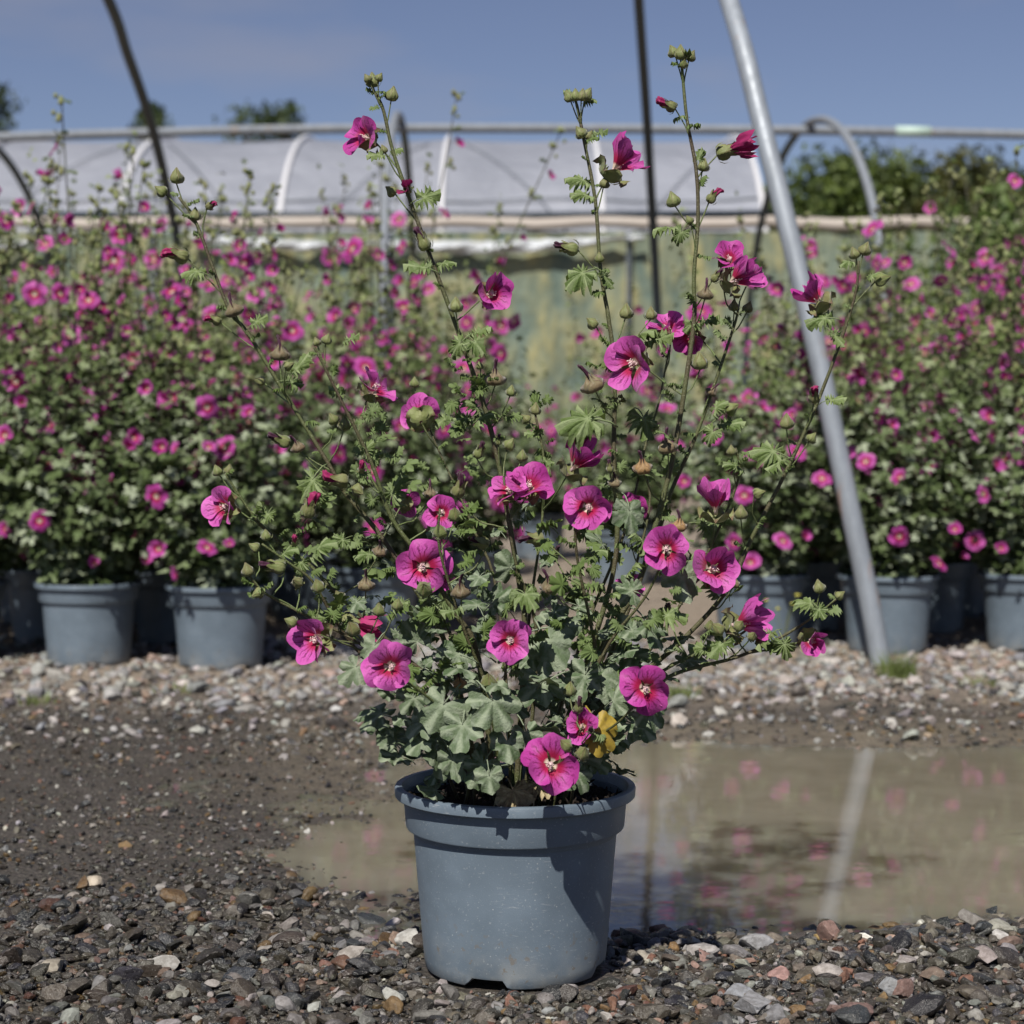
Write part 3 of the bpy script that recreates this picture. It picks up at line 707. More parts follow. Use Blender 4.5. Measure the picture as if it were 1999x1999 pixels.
def clear(p):
    return all(not (math.hypot(p.x - c.x, p.z - c.z) < r and p.y < c.y + .015) for c, r in FC)
def orient(n, spin):
    return n.to_track_quat('Z', 'Y').to_matrix().to_4x4() @ Matrix.Rotation(spin, 4, 'Z')
def add_flower(u, v, Y, face, diam, kind='open', label=None, st=True, spin=None):
    """u, v: middle of the corolla; diam in px of the 1932 px picture"""
    n = Vector((face[0], -face[2], face[1])).normalized(); c = at(u, v, Y); FC.append((c, diam * .00061 * .62))
    s = diam * .00061 * (Y + CAMD) / CAMD * {'open': .61, 'bell': .76, 'cup': 1.0, 'closed': .95}[kind]
    base = c - n * s * {'open': .22, 'bell': .45, 'cup': .55, 'closed': .6}[kind]
    f = link('flower', CO[rnd.randrange(4)] if kind != 'closed' else CH[rnd.randrange(4)], None, plant)
    cs = s * (.36 if kind == 'open' else .50)
    f.matrix_local = inv @ Matrix.Translation(base - n * cs * .40) @ orient(n, rnd.uniform(0, 6)) @ Matrix.Scale(cs, 4)
    k0 = rnd.uniform(0, 6) if spin is None else spin; tone = rnd.choice((rnd.uniform(0, .35), rnd.uniform(.2, .8)))
    for k in range(5):
        p = link('petal', rnd.choice(PET[kind]), None, f)
        w = s / cs * rnd.uniform(.90, 1.06); tn_ = min(1, max(0, tone + rnd.uniform(-.15, .15))); p.color = (tn_, tn_, tn_, 1)
        p.matrix_local = Matrix.Translation((0, 0, .42)) @ Matrix.Rotation(k0 + k * 2 * math.pi / 5 + rnd.uniform(-.09, .09), 4, 'Z') @ Matrix.Rotation(rnd.uniform(-.34, .18), 4, 'Y') @ Matrix.Rotation(.15, 4, 'X') @ Matrix.Scale(w, 4)
    if kind != 'closed':
        t = link('stamen', STAM, None, f); t.matrix_local = Matrix.Translation((0, 0, .4)) @ Matrix.Scale(s / cs * .95, 4)
    if label: f['label'] = label
    if st: stalk(base - n * cs * .3, n, .0009)
    return f
def add_bud(u, v, Y, d, size, kind, st=True):
    """d: pointing direction (right, up, towards camera); size: length in px"""
    n = Vector((d[0], -d[2], d[1])).normalized(); c = at(u, v, Y); ln = size * .00048 * (Y + CAMD) / CAMD
    s = ln * {'bud': .85, 'open': .60, 'wilt': .55, 'pod': .62, 'tan': .62}[kind] 
    base = c - n * ln * .45
    me, ch = {'bud': (CB, None), 'open': (CH, TWC), 'wilt': (CH, TWW), 'pod': (CP, TWD), 'tan': (CT, TWD)}[kind]
    o = link({'bud': 'bud', 'open': 'opening_bud', 'wilt': 'wilted_flower', 'pod': 'seed_head', 'tan': 'seed_head'}[kind], rnd.choice(me), None, plant)
    o.matrix_local = inv @ Matrix.Translation(base) @ orient(n, rnd.uniform(0, 6)) @ Matrix.Scale(s, 4)
    if ch:
        t = link('furled_petals', rnd.choice(ch), None, o)
        t.matrix_local = Matrix.Translation((0, 0, .55 if kind in ('open', 'wilt') else .75)) @ Matrix.Scale(1.0 if kind != 'open' else .95, 4)
    if st: stalk(base + n * s * .05, n, .0008)
    return o
FC = []
FL = [ # u, v, Y, facing, diameter, kind
 (677, 257, -.02, (-.75, .12, .62), 76, 'bell'), (1184, 292, .03, (.68, .72, .12), 82, 'cup'), (1400, 276, 0, (.93, .30, .1), 66, 'closed'),
 (934, 552, -.02, (.55, .12, .80), 80, 'bell'), (1376, 482, .02, (-.1, .6, .75), 70, 'bell'), (1408, 515, 0, (.75, .45, .25), 72, 'cup'),
 (1527, 545, -.04, (-.6, .75, .1), 70, 'cup'), (1185, 684, -.03, (-.62, .06, .78), 100, 'bell'), (1258, 610, .06, (-.25, .8, .5), 78, 'bell'),
 (1298, 640, .05, (-.55, -.35, .7), 66, 'bell'), (714, 722, -.04, (.55, .75, .2), 84, 'bell'), (792, 782, .10, (-.1, .35, -.9), 80, 'bell'),
 (1102, 858, -.02, (.6, .75, .15), 74, 'cup'), (1110, 957, -.13, (.02, .06, 1), 97, 'open'), (1257, 1036, -.14, (-.08, .12, 1), 92, 'open'),
 (955, 918, -.05, (-.45, .6, .55), 72, 'bell'), (1000, 908, -.06, (.15, .7, .65), 88, 'bell'), (1352, 932, -.05, (.02, .95, .2), 74, 'cup'),
 (1352, 1072, -.10, (.35, .15, .9), 94, 'bell'), (415, 956, -.08, (-.6, .05, .75), 76, 'bell'), (833, 966, -.08, (.1, .3, .85), 72, 'open'),
 (797, 1070, -.10, (.05, .12, 1), 112, 'open'), (586, 1210, -.15, (-.6, -.12, .8), 98, 'bell'), (738, 1258, -.19, (.22, .05, .95), 98, 'open'),
 (963, 1208, -.15, (.05, .10, 1), 96, 'open'), (1218, 1300, -.19, (.08, .02, 1), 102, 'open'), (1038, 1443, -.21, (-.04, .16, 1), 112, 'open'),
 (1097, 1370, -.15, (-.2, .3, .8), 66, 'bell'), (1424, 1166, -.11, (.85, .32, .25), 84, 'cup'), (1537, 1211, -.13, (.15, 0, 1), 56, 'cup'),
 (765, 945, .02, (.2, .2, -.8), 56, 'bell'), (1196, 957, .05, (.3, .3, -.7), 56, 'bell'), (766, 354, -.02, (-.1, .05, .95), 40, 'closed'),
 (1190, 1104, .05, (.2, .4, .6), 52, 'bell'), (690, 1182, -.08, (.85, -.25, .3), 66, 'closed'), (1430, 520, .05, (.5, .3, .4), 50, 'bell'),
 (838, 1095, .0, (.6, -.2, .5), 44, 'bell')]
for f in FL: add_flower(*f)
BUDS = [
 (333, 333, -.02, (.05, 1, .1), 38, 'bud'), (304, 360, -.02, (-.75, .55, .3), 32, 'bud'), (368, 405, -.02, (.05, 1, .1), 32, 'bud'), (398, 387, -.03, (.7, .35, .5), 34, 'open'),
 (335, 480, -.03, (-.85, .35, .3), 62, 'open'), (438, 578, -.03, (-.35, .9, .1), 56, 'pod'), (404, 603, -.02, (-.85, .4, .2), 38, 'open'), (528, 660, -.02, (.05, 1, .1), 58, 'pod'),
 (597, 645, -.1, (-.3, 1, .1), 22, 'bud'), (617, 640, -.1, (.35, 1, .1), 28, 'bud'), (490, 719, .02, (-.85, .35, .3), 26, 'bud'), (545, 690, -.06, (.8, .4, .3), 26, 'bud'),
 (703, 152, -.01, (-.1, 1, .1), 36, 'bud'), (693, 148, -.02, (-.5, .9, .2), 22, 'bud'), (716, 146, -.02, (.5, .9, .2), 22, 'bud'), (740, 178, -.01, (.2, 1, .1), 36, 'bud'), (724, 282, -.02, (-.4, .9, .2), 22, 'bud'),
 (738, 360, -.0, (-.7, .5, .3), 30, 'bud'), (796, 452, -.02, (-.4, .9, .1), 62, 'wilt'), (860, 576, -.02, (.0, 1, .1), 38, 'bud'), (934, 706, -.01, (0, 1, .1), 62, 'pod'), (964, 738, -.01, (.2, 1, .1), 28, 'bud'),
 (1073, 182, .03, (-.4, .9, .2), 30, 'bud'), (1086, 180, .02, (-.05, 1, .2), 30, 'bud'), (1098, 180, .02, (.15, 1, .2), 30, 'bud'), (1108, 178, .03, (.5, .9, .2), 32, 'bud'), (1095, 250, .02, (-.5, .7, .2), 32, 'bud'), (1112, 256, .04, (.4, .7, .2), 26, 'bud'), (1140, 345, .03, (.2, 1, .1), 28, 'bud'),
 (1070, 467, .02, (-.95, .2, .1), 62, 'wilt'), (1131, 486, .02, (-.1, 1, .3), 26, 'bud'), (1117, 609, .02, (-.7, .6, .3), 32, 'bud'), (1181, 588, .03, (.1, 1, .1), 38, 'bud'), (1228, 592, .04, (0, 1, .1), 32, 'bud'),
 (1270, 97, 0, (-.5, .9, .2), 30, 'bud'), (1284, 100, -.01, (0, 1, .2), 36, 'bud'), (1304, 106, 0, (.5, .9, .2), 28, 'bud'), (1290, 120, -.01, (.1, .6, .7), 24, 'bud'), (1260, 198, -.01, (-.85, .3, .4), 48, 'open'),
 (1327, 312, 0, (.2, 1, .1), 32, 'bud'), (1270, 377, -.01, (-.3, .9, .1), 38, 'bud'), (1345, 370, 0, (.5, .8, .2), 42, 'open'), (1300, 415, -.01, (-.5, .8, .3), 22, 'bud'), (1332, 548, -.03, (.1, .9, .2), 48, 'pod'), (1352, 520, -.03, (.7, .8, .2), 40, 'wilt'),
 (1385, 577, .03, (-.05, 1, .1), 28, 'bud'), (1412, 580, .03, (.3, 1, .1), 28, 'bud'), (1320, 682, .0, (-.1, 1, .1), 44, 'bud'), (1345, 735, .02, (.5, .7, .2), 34, 'pod'), (1380, 770, .02, (.8, .4, .1), 36, 'bud'), (1257, 835, -.02, (-.2, 1, .1), 60, 'pod'),
 (1114, 716, -.02, (-.4, .9, .2), 72, 'pod'), (1212, 874, -.04, (-.1, .95, .3), 58, 'tan'), (1282, 985, -.07, (.1, 1, .2), 50, 'tan'), (1484, 796, -.05, (0, 1, .1), 38, 'bud'), (1532, 826, -.05, (.6, .8, .2), 28, 'bud'), (1536, 745, -.06, (-.1, .8, .5), 48, 'open'),
 (1612, 478, -.05, (-.4, 1, .1), 30, 'bud'), (1632, 470, -.05, (.4, 1, .1), 34, 'bud'), (1664, 527, -.05, (.9, .3, .1), 40, 'bud'), (1545, 575, -.04, (-.1, .6, .2), 20, 'bud'),
 (1432, 931, -.05, (.8, .3, .3), 30, 'bud'), (1398, 967, -.05, (0, 1, .2), 36, 'bud'), (1380, 850, -.04, (-.1, 1, .1), 26, 'bud'), (1385, 1095, -.05, (.1, 1, .2), 40, 'pod'), (1260, 1145, -.1, (0, .6, .6), 34, 'wilt'),
 (1545, 1107, -.13, (-.2, 1, .1), 34, 'bud'), (1585, 1123, -.13, (.7, .6, .1), 26, 'bud'), (1353, 1186, -.12, (-.6, .6, .5), 38, 'bud'), (1395, 1180, -.13, (.3, .6, .6), 32, 'bud'), (1420, 1200, -.13, (.2, .5, .7), 28, 'bud'),
 (410, 888, -.07, (-.4, 1, .2), 28, 'bud'), (432, 886, -.07, (.2, 1, .2), 26, 'bud'), (584, 956, -.06, (.25, .9, .2), 64, 'open'), (480, 1032, -.12, (-.8, .5, .2), 28, 'bud'), (502, 1010, -.12, (-.1, 1, .2), 28, 'bud'), (516, 1068, -.13, (-.95, .15, .2), 66, 'wilt'),
 (467, 1075, -.15, (-.3, 1, .2), 34, 'bud'), (486, 1120, -.15, (-.6, -.3, .5), 30, 'bud'), (549, 1173, -.15, (-.8, .4, .3), 32, 'bud'), (556, 1022, -.1, (.1, .6, .8), 32, 'open'), (560, 1098, -.13, (-.3, .3, .8), 34, 'bud'), (600, 1105, -.13, (-.2, .8, .4), 36, 'bud'),
 (528, 830, -.02, (-.85, .4, .3), 60, 'wilt'), (560, 838, -.03, (-.3, .9, .3), 44, 'pod'), (636, 906, -.06, (-.95, .1, .3), 62, 'open'), (682, 884, -.09, (.1, .5, .7), 34, 'open'), (676, 925, -.05, (.5, -.4, .5), 34, 'bud'),
 (717, 1034, -.08, (.1, .8, .4), 44, 'pod'), (690, 1096, -.08, (.0, 1, .2), 52, 'pod'), (650, 800, -.03, (.1, .9, .4), 34, 'bud'), (628, 790, -.03, (-.5, .8, .4), 30, 'bud'), (812, 925, -.03, (.0, 1, .2), 44, 'pod'), (868, 918, -.04, (.3, .8, .2), 62, 'wilt'),
 (905, 850, -.02, (.4, .8, .2), 46, 'wilt'), (940, 830, -.01, (0, 1, .2), 28, 'wilt'), (962, 838, -.03, (.5, .8, .3), 32, 'bud'), (985, 860, -.03, (.1, .9, .3), 30, 'bud'), (830, 1002, -.1, (-.2, .9, .5), 38, 'bud'), (858, 970, -.1, (0, .8, .7), 38, 'bud'),
 (903, 1022, -.09, (-.9, .3, .3), 58, 'wilt'), (1004, 1016, -.11, (-.9, .15, .3), 66, 'wilt'), (1048, 1040, -.08, (.2, .8, .4), 36, 'wilt'), (1036, 1098, -.11, (-.2, .9, .4), 60, 'pod'), (868, 1108, -.12, (-.1, .9, .3), 58, 'pod'), (800, 1110, -.13, (0, .5, .9), 46, 'bud'),
 (1010, 772, .05, (.1, 1, .1), 30, 'bud'), (992, 790, .05, (-.7, .6, .1), 26, 'bud'), (1032, 892, .02, (.3, .9, .2), 28, 'bud'), (782, 722, .1, (0, 1, .1), 26, 'bud'), (866, 1283, -.14, (-.1, 1, .3), 42, 'tan'), (922, 1285, -.15, (0, .7, .6), 48, 'bud'), (1075, 1300, -.13, (.1, .9, .3), 36, 'bud'),
 (1066, 1405, -.2, (-.5, .6, .6), 38, 'bud'), (1100, 1420, -.21, (.2, .6, .6), 40, 'bud'), (1092, 1330, -.15, (.1, .9, .4), 44, 'wilt'), (1115, 1378, -.2, (.0, .3, 1), 34, 'wilt'), (1160, 905, -.04, (.0, .9, .3), 40, 'pod'), (1150, 880, -.05, (-.1, 1, .1), 34, 'wilt'), (1190, 1000, -.03, (.2, .9, .3), 34, 'bud'),
 (640, 1125, -.12, (-.4, .8, .4), 32, 'bud'), (715, 1150, -.12, (0, .9, .4), 34, 'bud'), (750, 1140, -.13, (.2, .9, .4), 30, 'bud'), (665, 1185, -.14, (-.3, .7, .6), 40, 'bud'), (1340, 1180, -.09, (0, .8, .5), 30, 'bud'), (905, 690, .0, (-.2, 1, .2), 20, 'bud')]
for b_ in BUDS: add_bud(*b_)

leaf_count = 0
def add_leaf(p, d, nrm, size, me, attached=True):
    """p: blade base; d: direction the blade points; nrm: upper side"""
    global leaf_count
    d = d.normalized(); x = d.cross(nrm).normalized(); z = x.cross(d)
    M = Matrix(((x.x, d.x, z.x, p.x), (x.y, d.y, z.y, p.y), (x.z, d.z, z.z, p.z), (0, 0, 0, 1)))
    o = link('leaf', me, None, plant); o.matrix_local = inv @ M @ Matrix.Scale(size, 4); leaf_count += 1; return o
rnd2 = random.Random(77)
def rv(k=1.0): return Vector((rnd2.uniform(-k, k), rnd2.uniform(-k, k), rnd2.uniform(-k, k)))
# leaves seen singly at the nodes of the long stems: (u, v, Y, pointing right, up, size px)
for (u, v, Y, dx, dy, s) in [(372, 512, -.03, -.9, .1, 42), (484, 607, -.03, .8, .35, 34), (560, 695, -.04, .6, .6, 46), (550, 720, -.02, .7, -.2, 36), (716, 292, -.03, -.8, -.1, 30), (745, 285, 0, .6, .3, 24), (800, 372, -.02, .95, .2, 48),
    (800, 505, -.02, -.9, .1, 46), (835, 497, 0, .8, .3, 34), (868, 648, -.03, -.6, -.7, 44), (895, 645, -.03, .5, -.6, 46), (898, 628, -.01, .9, .2, 40), (1078, 178, .04, -.9, .3, 26), (1108, 190, .04, .8, .2, 24), (1128, 252, .03, .9, .2, 30), (1100, 340, .04, -.8, .3, 46), (1105, 368, .02, -.9, .1, 40),
    (1100, 515, .01, -.8, -.5, 60), (1140, 520, .01, .5, -.8, 36), (1110, 790, -.03, -.95, .0, 84), (1100, 800, -.02, -.4, -.8, 60), (1215, 790, .02, .2, -.6, 60), (1205, 635, .03, .3, .3, 56), (1240, 640, .03, .8, .1, 50), (1285, 220, 0, -.8, -.2, 24), (1318, 300, 0, .3, .9, 28), (1262, 430, -.01, -.9, .0, 46), (1285, 438, -.02, -.4, -.7, 36),
    (1330, 608, .0, .8, .2, 44), (1310, 610, .02, -.5, -.3, 34), (1370, 800, .02, .8, .0, 46), (1345, 815, .0, -.4, -.7, 40), (1350, 770, 0, .5, .5, 34), (1460, 852, -.05, -.9, .2, 60), (1470, 872, -.06, -.6, -.4, 44), (1568, 755, -.05, .9, .05, 34), (1556, 600, -.05, -.9, -.1, 48), (1575, 632, -.06, .4, -.6, 34), (1602, 494, -.05, -.8, -.1, 26), (1645, 520, -.05, .6, .3, 26),
    (1530, 1140, -.13, -.9, .2, 46), (1545, 1150, -.14, .3, -.5, 34), (1480, 1215, -.13, .2, -.7, 40), (1450, 1200, -.12, -.5, -.5, 40), (1360, 1215, -.12, -.5, -.6, 50), (1330, 1225, -.11, -.8, .3, 40), (1440, 1210, -.11, .6, -.4, 40), (480, 970, -.08, .3, .5, 36), (505, 970, -.08, -.3, -.7, 32), (535, 1045, -.1, .5, .4, 40), (568, 1060, -.1, -.2, -.6, 36), (600, 1035, -.1, .7, .5, 50),
    (500, 1110, -.15, .6, .4, 28), (690, 850, -.05, .3, .6, 34), (590, 905, -.05, -.4, -.8, 62), (740, 930, -.05, .3, .8, 60), (700, 860, -.02, .9, .2, 36), (900, 770, 0, -.6, .5, 44), (905, 790, -.01, .7, .4, 44), (880, 790, 0, -.9, -.1, 40), (1030, 870, .04, .7, -.2, 26), (1010, 820, .05, -.6, .1, 26), (1390, 880, -.04, -.8, .3, 36), (1300, 1060, -.05, .6, .2, 60), (840, 790, .1, -.5, -.4, 34),
    (660, 640, -.06, .8, .3, 30), (640, 740, -.06, -.7, .3, 34)]:
    p = at(u, v, Y); d = Vector((dx, rnd2.uniform(-.5, .1), dy)); nrm = Vector((rnd2.uniform(-.3, .3), -.55, .85)) + rv(.3)
    add_leaf(p, d, nrm, s * .00061 * .66, rnd2.choice(LY), True)
# big dusty leaves low in the plant, placed one by one: centre (u, v), Y, pointing, size
for (u, v, Y, dx, dy, s) in [(945, 1345, -.17, .5, -.75, 122), (820, 1350, -.16, -.55, -.7, 118), (790, 1370, -.14, -.8, -.5, 110), (1235, 1350, -.17, .35, -.85, 98), (870, 1390, -.17, -.1, -.9, 100), (1040, 1230, -.10, .3, -.6, 128), (1060, 1180, -.08, .7, .1, 110), (1290, 1100, -.10, .1, -.5, 110), (1190, 985, -.04, .1, -.9, 92),
    (960, 1420, -.16, .1, -.95, 84), (900, 1460, -.15, -.5, -.8, 90), (835, 1440, -.12, -.3, -.9, 84), (860, 1450, -.15, .3, -.9, 80), (925, 1480, -.17, .1, -.9, 70), (1095, 1470, -.13, .4, -.6, 66), (1130, 1440, -.10, .6, -.5, 74), (1000, 1400, -.12, .3, -.8, 84), (770, 1330, -.12, -.6, -.7, 80), (780, 1410, -.14, -.7, -.6, 74),
    (905, 1085, -.06, -.3, .5, 96), (940, 1130, -.07, .4, .3, 88), (1180, 1110, -.05, -.6, .2, 80), (1150, 1280, -.10, .6, -.2, 100), (1100, 1290, -.10, -.2, -.7, 96), (1010, 1300, -.12, -.6, -.4, 110), (660, 1270, -.16, -.6, -.6, 76), (700, 1230, -.14, -.4, -.7, 70), (850, 1230, -.1, -.7, .2, 90), (780, 1200, -.1, -.3, .5, 84), (1210, 1235, -.07, .8, .1, 90), (1170, 1185, -.05, .3, .6, 84), (1280, 1210, -.06, .5, .3, 70), (955, 1060, -.03, -.4, .5, 80), (1190, 960, .0, -.6, .5, 76), (1130, 1020, -.02, -.4, .5, 66), (1220, 1380, -.13, .5, -.5, 70)]:
    p = at(u - dx * s * .25, v + dy * s * .25, Y); d = Vector((dx, rnd2.uniform(-.45, -.05), dy)); nrm = Vector((.0, -.70, .62)) + rv(.42)
    add_leaf(p, d, nrm, s * .00061 * .48, rnd2.choice(LG))
add_leaf(at(1128, 1378, -.14), Vector((.30, -.2, -.9)), Vector((.3, -.9, .3)), .030, LYEL)['label'] = 'yellowed leaf'
add_leaf(at(968, 1492, -.10), Vector((.2, -.5, -.5)), Vector((0, -.5, .8)), .026, LDRY[0])['label'] = 'dried buff leaf lying on the compost'
add_leaf(at(1010, 1478, -.08), Vector((.6, -.5, -.2)), Vector((0, -.4, .9)), .022, LDRY[1])
# fill: foliage through the lower body of the plant
while leaf_count < 290:
    t = rnd2.random() ** 1.35; z = .245 + t * .31; a = rnd2.uniform(0, 2 * math.pi)
    env = .128 + .11 * min(1, t * 1.6) - .03 * t; r = env * math.sqrt(rnd2.uniform(.08, 1))
    p = Vector((PX + r * math.cos(a) * 1.08, r * math.sin(a) * .85 - .02, z + rnd2.uniform(-.02, .02)))
    if (t > .62 and rnd2.random() < .45) or not clear(p): continue
    d = Vector((math.cos(a), math.sin(a), rnd2.uniform(-.5, .6))) + rv(.5); nrm = Vector((0, -.35, .8)) + rv(.5)
    if t < .55: add_leaf(p, d, nrm, rnd2.uniform(.014, .030), rnd2.choice(LG))
    else: add_leaf(p, d, nrm, rnd2.uniform(.012, .022), rnd2.choice(LY + LG[:3]))
# tiny young leaves and bracts crowding the nodes (too many and small to count)
VV, FF, VE, off = [], [], [], 0
for S in STEMS:
    L = len(S)
    for k in range(int(L * .25), L, 2):
        if rnd2.random() < .35 or not clear(S[k]): continue
        me = rnd2.choice(LY); n_ = len(me.vertices); co = np.zeros(n_ * 3, np.float32); me.vertices.foreach_get('co', co); co = co.reshape(-1, 3)
        d = Vector((rnd2.uniform(-1, 1), rnd2.uniform(-1, .5), rnd2.uniform(-.2, .8))).normalized(); x = d.cross(Vector((0, -.4, .9)) + rv(.4)).normalized(); z = x.cross(d)
        s = rnd2.uniform(.005, .011); M = np.array([x[:], d[:], z[:]]); p = np.array((S[k] + d * s)[:]) - np.array([PX, 0, .19])
        VV.append(co @ M * s + p); VE.append(np.full(n_, .2))
        for pl in me.polygons:
            vs_ = list(pl.vertices)
            for q in range(1, len(vs_) - 1): FF.append((vs_[0] + off, vs_[q] + off, vs_[q + 1] + off))
        off += n_
for q in range(300):
    t = rnd2.random(); zz = .34 + .36 * t; a = rnd2.uniform(0, 6.283); r = (.20 + .06 * math.sin(t * 3.1)) * math.sqrt(rnd2.uniform(.05, 1)) * (1 - .25 * t)
    p0 = Vector((PX + r * math.cos(a) * 1.15, r * math.sin(a) * .8 - .03, zz)); best = min((w for S in STEMS for w in S[::3]), key=lambda w: (w - p0).length)
    p0 = best + (p0 - best).normalized() * min((p0 - best).length, .035)
    if not clear(p0): continue
    me = rnd2.choice(LY + LG[:4]); n_ = len(me.vertices); co = np.zeros(n_ * 3, np.float32); me.vertices.foreach_get('co', co); co = co.reshape(-1, 3)
    d = ((p0 - best).normalized() + Vector((0, -.2, .2)) + rv(.4)).normalized(); x = d.cross(Vector((0, -.5, .8)) + rv(.5)).normalized(); z = x.cross(d)
    s = rnd2.uniform(.008, .017) * (1.1 - .35 * t); M = np.array([x[:], d[:], z[:]]); VV.append(co @ M * s + np.array(p0[:]) - np.array([PX, 0, .19])); VE.append(np.full(n_, .3))
    for pl in me.polygons:
        vs_ = list(pl.vertices)
        for w in range(1, len(vs_) - 1): FF.append((vs_[0] + off, vs_[w] + off, vs_[w + 1] + off))
    off += n_
me = np_mesh('young_leaves', np.concatenate(VV), np.array(FF), True); vfloat(me, 'vein', np.concatenate(VE)); tag(link('young_leaves', me, LEAF_Y, plant), kind='stuff')

# ------------------------------------------------------------------ the beds of potted mallows behind
def bleaf(seed):
    rs = random.Random(seed); V = [(0, 0, 0)]; A = R(150); n = 17; F = []; ve = [1.]
    for i in range(n):
        a = -A + 2 * A * i / (n - 1); r = .45 + .55 * abs(math.cos(2.4 * a)) * (1.1 - .3 * abs(a) / A) + rs.uniform(-.08, .08)
        V.append((r * math.sin(a), r * math.cos(a), .12 * math.cos(5 * a) - .3 * r * r + rs.uniform(-.08, .08))); ve.append(.2)
    for i in range(n - 1): F.append((0, 2 + i, 1 + i))
    return np.array(V), np.array(F), np.array(ve)
BL = [bleaf(i) for i in range(5)]
def bed_variant(seed):
    """stems (point lists), foliage mesh, flower spots; local frame, z=0 on the compost"""
    rs = random.Random(seed); stems = []; leaves = []; flowers = []
    ns_ = rs.randint(12, 15)
    for k in range(ns_):
        a = 2 * math.pi * k / ns_ + rs.uniform(-.3, .3); lean = rs.uniform(.03, .30); h = rs.uniform(.62, .95) if k % 3 else rs.uniform(.95, 1.22)
        b0 = Vector((.03 * math.cos(a), .03 * math.sin(a), -.004)); tip = Vector((lean * math.cos(a), lean * math.sin(a), h))
        mid = b0.lerp(tip, .5) + Vector((rs.uniform(-.03, .03), rs.uniform(-.03, .03), 0)) - Vector((0, 0, .02))
        P = catmull([b0, mid, tip], 6); stems.append(P)
        for i, p in enumerate(P):
            t = i / (len(P) - 1)
            if i == 0: continue
            for q in range(int((16 if t < .6 else (9 if t < .85 else 6)))):
                sp = .080 * (1 - t) + .009
                if p.z < .12: sp = .045
                leaves.append((p + Vector((rs.gauss(0, sp), rs.gauss(0, sp), abs(rs.gauss(0, .030)) if p.z < .12 else rs.gauss(0, .030))), rs.uniform(.008, .017) * (1.15 - .40 * t)))
        for q in range(3 if k % 3 else 5):
            t = rs.uniform(.35, .99); p = P[int(t * (len(P) - 1))]; o_ = Vector((rs.gauss(0, .045), rs.gauss(0, .045) - .01, rs.gauss(0, .02)))
            flowers.append((p + o_ * (1.0 if t < .8 else .6), (o_.normalized() + Vector((0, -.8, .25))).normalized(), rs.uniform(.024, .034)))
    for q in range(2100):                       # dense lower dome
        z = rs.uniform(.025, .80); env = .10 + .155 * min(1, z / .25) - .07 * max(0, z - .35); a = rs.uniform(0, 6.283); r = env * math.sqrt(rs.uniform(.25, 1)); 
        if z > .40 and rs.random() < (z - .40) * 2.6: continue
        leaves.append((Vector((r * math.cos(a), r * math.sin(a), z)), rs.uniform(.010, .024) * (1.35 - .8 * z)))
    for q in range(32):
        z = rs.uniform(.05, .62); a = rs.uniform(0, 6.283); r = .16 + .12 * min(1, z / .3) - .06 * max(0, z - .4); n_ = Vector((math.cos(a), math.sin(a), .35))
        flowers.append((Vector((r * math.cos(a), r * math.sin(a), z)), (n_ + Vector((0, -.5, 0))).normalized(), rs.uniform(.024, .034)))
    VV, FF, VE, off = [], [], [], 0
    for (p, s) in leaves:
        V, F, ve = BL[rs.randrange(5)]
        d = (Vector((p.x, p.y, 0)) * 3 + Vector((rs.uniform(-1, 1), rs.uniform(-1, 1), rs.uniform(-.8, .5)))).normalized(); nrm = Vector((p.x, p.y, 0)) * 4 + Vector((rs.uniform(-.6, .6), rs.uniform(-.7, .5), .75))
        x = d.cross(nrm).normalized(); z = x.cross(d); VV.append(V @ np.array([x[:], d[:], z[:]]) * s + np.array(p[:])); FF.append(F + off); VE.append(ve + 0); off += len(V)
    me = np_mesh('foliage', np.concatenate(VV), np.concatenate(FF), False); vfloat(me, 'vein', np.concatenate(VE)); 
    # per-leaf tint
    tint = np.repeat(np.random.RandomState(seed).rand(len(leaves)), [len(BL[0][0])] * len(leaves)); vfloat(me, 'tint', tint)
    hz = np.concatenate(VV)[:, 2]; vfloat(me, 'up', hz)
    me.materials.append(BEDLEAF)
    sm = []
    for P in stems:
        V, F = tube_data(P, .0034, .0014, 5)
        m_ = mesh('stem', V, F); m_.materials.append(STEM_B); sm.append((m_, P[-1]))
    # bud clusters at the stem tips, as one small mesh each
    return sm, me, flowers
m, nt, b, o = mat('bed_foliage', .6); n = N(nt)
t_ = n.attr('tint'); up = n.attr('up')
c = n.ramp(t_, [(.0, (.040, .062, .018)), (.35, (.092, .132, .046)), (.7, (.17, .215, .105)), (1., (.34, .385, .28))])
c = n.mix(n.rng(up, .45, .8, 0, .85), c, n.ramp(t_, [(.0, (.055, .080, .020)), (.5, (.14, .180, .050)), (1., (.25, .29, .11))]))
n.L(c, b.inputs['Base Color']); b.inputs['Specular IOR Level'].default_value = .3; translucent(nt, b, o, n.mix(.5, c, (.12, .17, .03)), .15); BEDLEAF = m
def tipbuds(seed):
    V, F = [], []; rs = random.Random(seed)
    for k in range(4):
        p = Vector((rs.uniform(-.012, .012), rs.uniform(-.012, .012), rs.uniform(-.035, .012))); s = rs.uniform(.006, .010); nb = len(V)
        for (r, z) in ((.3, -.8), (.9, -.3), (.8, .4), (.1, 1.2)):
            for i in range(6): V.append(p + Vector((r * s * math.cos(i * 1.047), r * s * math.sin(i * 1.047), z * s)))
        for j in range(3):
            for i in range(6): F.append((nb + j * 6 + i, nb + j * 6 + (i + 1) % 6, nb + (j + 1) * 6 + (i + 1) % 6, nb + (j + 1) * 6 + i))
    me = mesh('bud_cluster', V, F); vfloat(me, 'edge', [.1] * len(V)); me.materials.append(CALYX); return me
TB = [tipbuds(i) for i in range(3)]
VAR = [bed_variant(200 + i) for i in range(5)]
